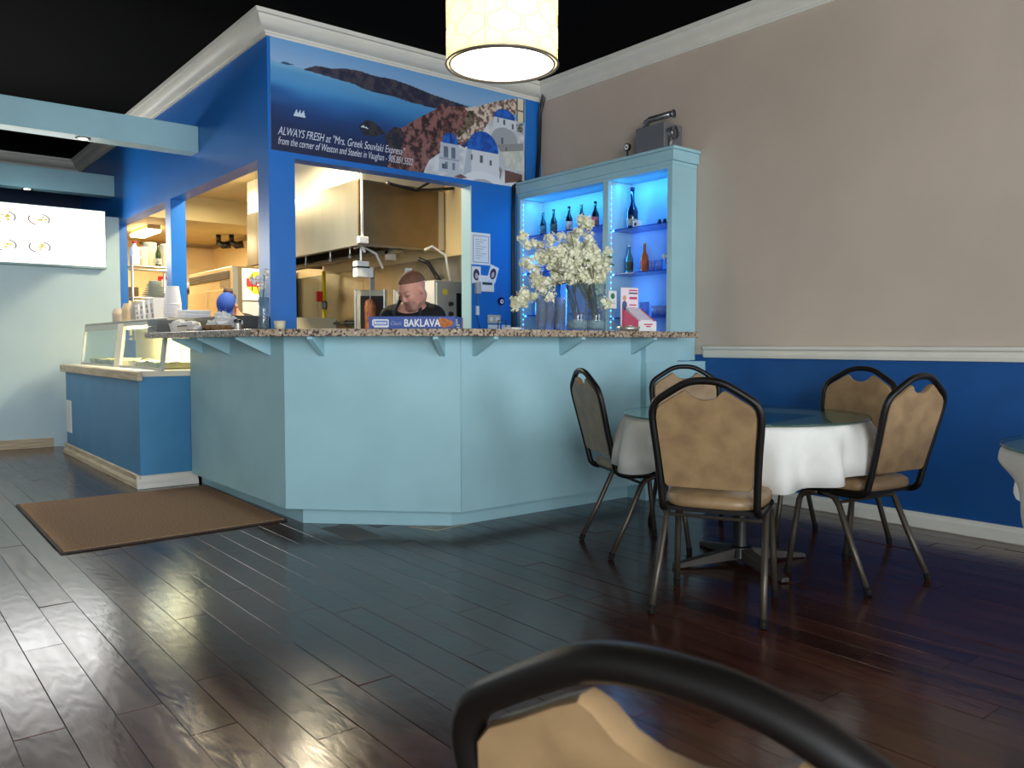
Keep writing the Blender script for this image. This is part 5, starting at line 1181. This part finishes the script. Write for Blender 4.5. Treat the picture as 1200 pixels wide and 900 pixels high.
def person(label, loc, rz, pitch, yaw, skin, hairc, shirtc, apronc=None, capc=None, beard=None, sc=1.0, lean=1.0, res=.0085, hx=0.0, shw=.175):
    t = thing('person', label, 'person', loc, rz); t.scale = (sc, sc, sc)
    pel = (0, -.02, .88); wst = (0, .10 * lean, 1.0); chs = (0, .25 * lean, 1.13); nkb = (0, .345 * lean, 1.225)
    hc = (hx, .345 * lean + .105, 1.345)
    t.location = (loc[0] - (math.cos(rz) * hc[0] - math.sin(rz) * hc[1]), loc[1] - (math.sin(rz) * hc[0] + math.cos(rz) * hc[1]), loc[2])
    cp_, sp_ = math.cos(pitch), math.sin(pitch); cy_, sy_ = math.cos(yaw), math.sin(yaw)
    def H(P):      # head frame: u right, f forward, t up
        X, Y, Z = P[0] - hc[0], P[1] - hc[1], P[2] - hc[2]
        X, Y = X * cy_ + Y * sy_, -X * sy_ + Y * cy_
        return X, Y * cp_ - Z * sp_, Y * sp_ + Z * cp_
    def Hinv(q):
        u, f, v = q; Y = f * cp_ + v * sp_; Z = -f * sp_ + v * cp_; return (hc[0] + u * cy_ - Y * sy_, hc[1] + u * sy_ + Y * cy_, hc[2] + Z)
    sh = [(s * shw, .30 * lean, 1.175) for s in (-1, 1)]; el = [(s * (shw + .06), .26 * lean, .95) for s in (-1, 1)]; wr_ = [(s * .12, .47, .945) for s in (-1, 1)]
    def torso(P):
        d = smin(cap(P, pel, wst, .135, .13), cap(P, wst, chs, .13, .14), .06)
        for s in (-1, 1):
            d = smin(d, cap(P, (s * .06, chs[1], chs[2]), (s * .075, pel[1] + .0, .92), .12, .115), .06); d = smin(d, cap(P, (s * .09, chs[1] + .02, chs[2] + .02), sh[(s + 1) // 2], .095, .06), .06)
        d = smin(d, cap(P, chs, nkb, .12, .07), .05)
        return d
    def uparm(P): return np.minimum(cap(P, sh[0], el[0], .058, .045), cap(P, sh[1], el[1], .058, .045))
    def legs(P):
        d = None
        for s in (-1, 1):
            for q in (cap(P, (s * .085, -.02, .86), (s * .1, .03, .47), .092, .058), cap(P, (s * .1, .03, .47), (s * .1, -.03, .09), .056, .038), cap(P, (s * .1, -.05, .045), (s * .11, .13, .035), .04, .034)):
                d = q if d is None else smin(d, q, .03)
        return d
    def head(P):
        Q = H(P); d = smin(ell(Q, (0, -.012, .03), (.075, .096, .083)), ell(Q, (0, .022, -.035), (.06, .070, .082)), .03)
        d = smin(d, cap(Q, (-.02, .062, -.098), (.02, .062, -.098), .024, .024), .03)
        d = smin(d, cap(Q, (-.034, .080, .022), (.034, .080, .022), .010, .010), .015)
        for s in (-1, 1):
            d = -smin(-d, ell(Q, (s * .031, .102, .002), (.017, .014, .011)), .012)
            d = smin(d, ell(Q, (s * .031, .082, .0), (.013, .012, .011)), .004)
            d = smin(d, ell(Q, (s * .036, .068, -.03), (.02, .018, .018)), .02)
            d = smin(d, ell(Q, (s * .079, -.008, -.008), (.009, .02, .031)), .008)
        d = smin(d, cap(Q, (0, .086, .008), (0, .102, -.028), .007, .0105), .012); d = smin(d, cap(Q, (-.010, .092, -.033), (.010, .092, -.033), .008, .008), .008)
        d = smin(d, cap(Q, (-.02, .080, -.066), (.02, .080, -.066), .009, .009), .008)
        return d
    def arms(P):
        d = uparm(P)
        for s in (0, 1):
            g = -1 if s == 0 else 1; d = smin(d, cap(P, el[s], wr_[s], .044, .028), .02); h0 = wr_[s]
            pm_ = (h0[0] - g * .02, h0[1] + .045, h0[2] - .005); d = smin(d, cap(P, h0, pm_, .026, .03), .015)
            for j in range(4):
                a0 = (pm_[0] + g * (.026 - .017 * j), pm_[1] + .02, pm_[2]); ln = (.028, .034, .036, .03)[j]
                a1 = (a0[0] - g * .006, a0[1] + ln, a0[2] - .012); a2 = (a1[0] - g * .006, a1[1] + ln * .6, a1[2] - .026)
                d = smin(d, np.minimum(cap(P, a0, a1, .0095, .009), cap(P, a1, a2, .009, .0085)), .005)
            d = smin(d, np.minimum(cap(P, (pm_[0] - g * .028, pm_[1] - .012, pm_[2]), (pm_[0] - g * .052, pm_[1] + .02, pm_[2] - .01), .011, .010), cap(P, (pm_[0] - g * .052, pm_[1] + .02, pm_[2] - .01), (pm_[0] - g * .05, pm_[1] + .045, pm_[2] - .022), .010, .009)), .008)
        return d
    def body(X, Y, Z):
        P = (X, Y, Z); d = smin(torso(P), legs(P), .04); d = smin(d, arms(P), .03)
        nk = Hinv((0, -.03, -.055)); d = smin(d, cap(P, (0, nkb[1] - .02, nkb[2] - .02), nk, .062, .056), .03); return smin(d, head(P), .018)
    lo, hi = (-.36, -.28, -.01), (.36, .72, 1.52)
    def mk(nm, fn, m_, h, lo=lo, hi=hi):
        V, F = surface_net(fn, lo, hi, h); me_ = bpy.data.meshes.new(nm); me_.from_pydata(V.tolist(), [], F.tolist()); me_.update(); return me_, V
    me_, V = mk('body', body, None, res)
    Q = H((V[:, 0], V[:, 1], V[:, 2])); col_ = np.ones((len(V), 4)); col_[:, :3] = lin(skin)
    def blend(m, c, a): col_[m, :3] = col_[m, :3] * (1 - a) + np.array(lin(c)) * a
    hd_ = (V[:, 2] > 1.15)
    if beard: blend(hd_ & (Q[1] > .02) & (Q[2] < -.055) & (Q[2] > -.13) & (np.abs(Q[0]) < .05), beard, .5); blend(hd_ & (Q[1] > .07) & (Q[2] < -.042) & (Q[2] > -.056) & (np.abs(Q[0]) < .03), beard, .4)
    blend(hd_ & (Q[1] > .07) & (Q[2] > .016) & (Q[2] < .03) & (np.abs(Q[0]) > .012) & (np.abs(Q[0]) < .048), hairc, .45)
    blend(hd_ & (Q[1] > .075) & (np.abs(Q[2] + .002) < .008) & (np.abs(np.abs(Q[0]) - .031) < .014), (60, 40, 36), .55)
    blend(hd_ & (Q[1] > .08) & (np.abs(Q[2] + .066) < .006) & (np.abs(Q[0]) < .022), (150, 70, 66), .5)
    ca_ = me_.color_attributes.new('Col', 'FLOAT_COLOR', 'POINT'); ca_.data.foreach_set('color', col_.ravel())
    link('body', me_, attr_mat('skin', .5, .4), t, smooth=True)
    def shirt(X, Y, Z):
        P = (X, Y, Z); d = smin(torso(P), uparm(P), .03); nk = cap(P, (0, nkb[1] - .06, nkb[2] - .09), (0, nkb[1] + .01, nkb[2]), .065, .062); d = smin(d, nk, .03) - .012
        n_ = (0, .55, .83); d = np.maximum(d, (Y - nkb[1] - .012) * n_[1] + (Z - nkb[2] - .012) * n_[2])
        return np.maximum(np.maximum(d, .84 - Z), -(cap(P, (-.3, el[0][1], .93), (.3, el[0][1], .93), .045, .045)))
    me_, _ = mk('shirt', shirt, None, .011, (-.36, -.28, .80), (.36, .6, 1.3)); link('shirt', me_, mat('cloth_%s' % (shirtc,), shirtc, .85, var=.1, scale=20), t, smooth=True)
    def trs(X, Y, Z): P = (X, Y, Z); d = smin(legs(P), cap(P, (0, -.02, .87), (0, 0, .93), .135, .135), .05) - .012; return np.maximum(np.maximum(d, Z - .93), .07 - Z)
    me_, _ = mk('trousers', trs, None, .014, (-.3, -.26, 0), (.3, .3, .99)); link('trousers', me_, mat('dark_trousers', (34, 34, 40), .9), t, smooth=True)
    for s in (-1, 1): build('shoe', MB().ball((s * .106, .04, .038), .05, .135, .038, 14, 8), BPLAST, t, smooth=True)
    if apronc:
        def apr(X, Y, Z): P = (X, Y, Z); d = np.abs(torso(P) - .02) - .006; return np.maximum(np.maximum(d, np.maximum(np.abs(X) - .115, Z - 1.13)), np.maximum(.80 - Z, .05 + lean * .28 * (Z - .88) / .3 - Y))
        am = mat('apron_%s' % (apronc,), apronc, .85); me_, _ = mk('apron', apr, None, .011, (-.2, -.1, .78), (.2, .6, 1.2)); link('apron', me_, am, t, smooth=True)
        for s in (-1, 1): build('apron_strap', MB().tube([(s * .085, chs[1] + .135, 1.10), (s * .088, nkb[1] + .075, 1.195), (s * .075, nkb[1] + .0, 1.285), (s * .055, nkb[1] - .075, 1.285)], .011, 6), am, t, smooth=True)
    if capc:
        def cpf(X, Y, Z):
            Q = H((X, Y, Z)); d = np.maximum(ell(Q, (0, -.01, .035), (.086, .108, .092)), .03 - Q[2]); bill = np.maximum(np.abs(Q[2] - .035 + (Q[0] ** 2) * 2.5) - .005, np.maximum(np.sqrt((Q[0] / .075) ** 2 + ((Q[1] - .08) / .105) ** 2) * .07 - .07, .05 - Q[1])); return np.minimum(d, bill)
        me_, _ = mk('cap', cpf, None, .007, tuple(q - .26 for q in hc), tuple(q + .26 for q in hc)); ko = link('cap', me_, mat('cap_cloth', capc, .8), t, smooth=True)
        pq = [Hinv((x, .1 + .002, z)) for x, z in ((-.03, .05), (.03, .05), (.026, .085), (-.026, .085))]
        pq = [Hinv((x, math.sqrt(max(0, 1 - (x / .086) ** 2 - ((z - .035) / .092) ** 2)) * .108 - .01 + .003, z)) for x, z in ((-.03, .045), (.03, .045), (.027, .08), (-.027, .08))]
        build('cap_patch', MB().add(pq, [(0, 1, 2, 3)]), PAPER, ko)
        build('hair', MB().ball(Hinv((0, -.125, .06)), .045, .045, .04, 12, 8).ball(Hinv((0, -.10, .0)), .06, .05, .05, 12, 8), mat('hair_%s' % (hairc,), hairc, .7), t, smooth=True)
    else:
        def hr(X, Y, Z): Q = H((X, Y, Z)); return np.maximum(ell(Q, (0, -.012, .03), (.078, .099, .087)), np.maximum(.048 + .30 * Q[1] - Q[2], Q[1] - .075))
        me_, _ = mk('hair', hr, None, .006, tuple(q - .15 for q in hc), tuple(q + .15 for q in hc)); link('hair', me_, mat('hair_%s' % (hairc,), hairc, .75, var=.15, scale=60), t, smooth=True)
    return t
fz = math.atan2(.789, -.615)     # facing (-.789, -.615)
person('cook in black shirt and dark apron looking down behind the counter', (2.80, 4.46, .001), fz, R(30), R(-26), (206, 148, 128), (112, 76, 56), (18, 18, 22), (28, 34, 52), None, (92, 84, 78), lean=.8, hx=-.05, shw=.145)
person('kitchen worker in a blue cap bending down behind the trays', (2.72, 7.5, .001), math.atan2(.85, -.52), R(60), R(14), (200, 140, 112), (74, 54, 38), (26, 26, 28), None, (28, 66, 150), None, res=.010)
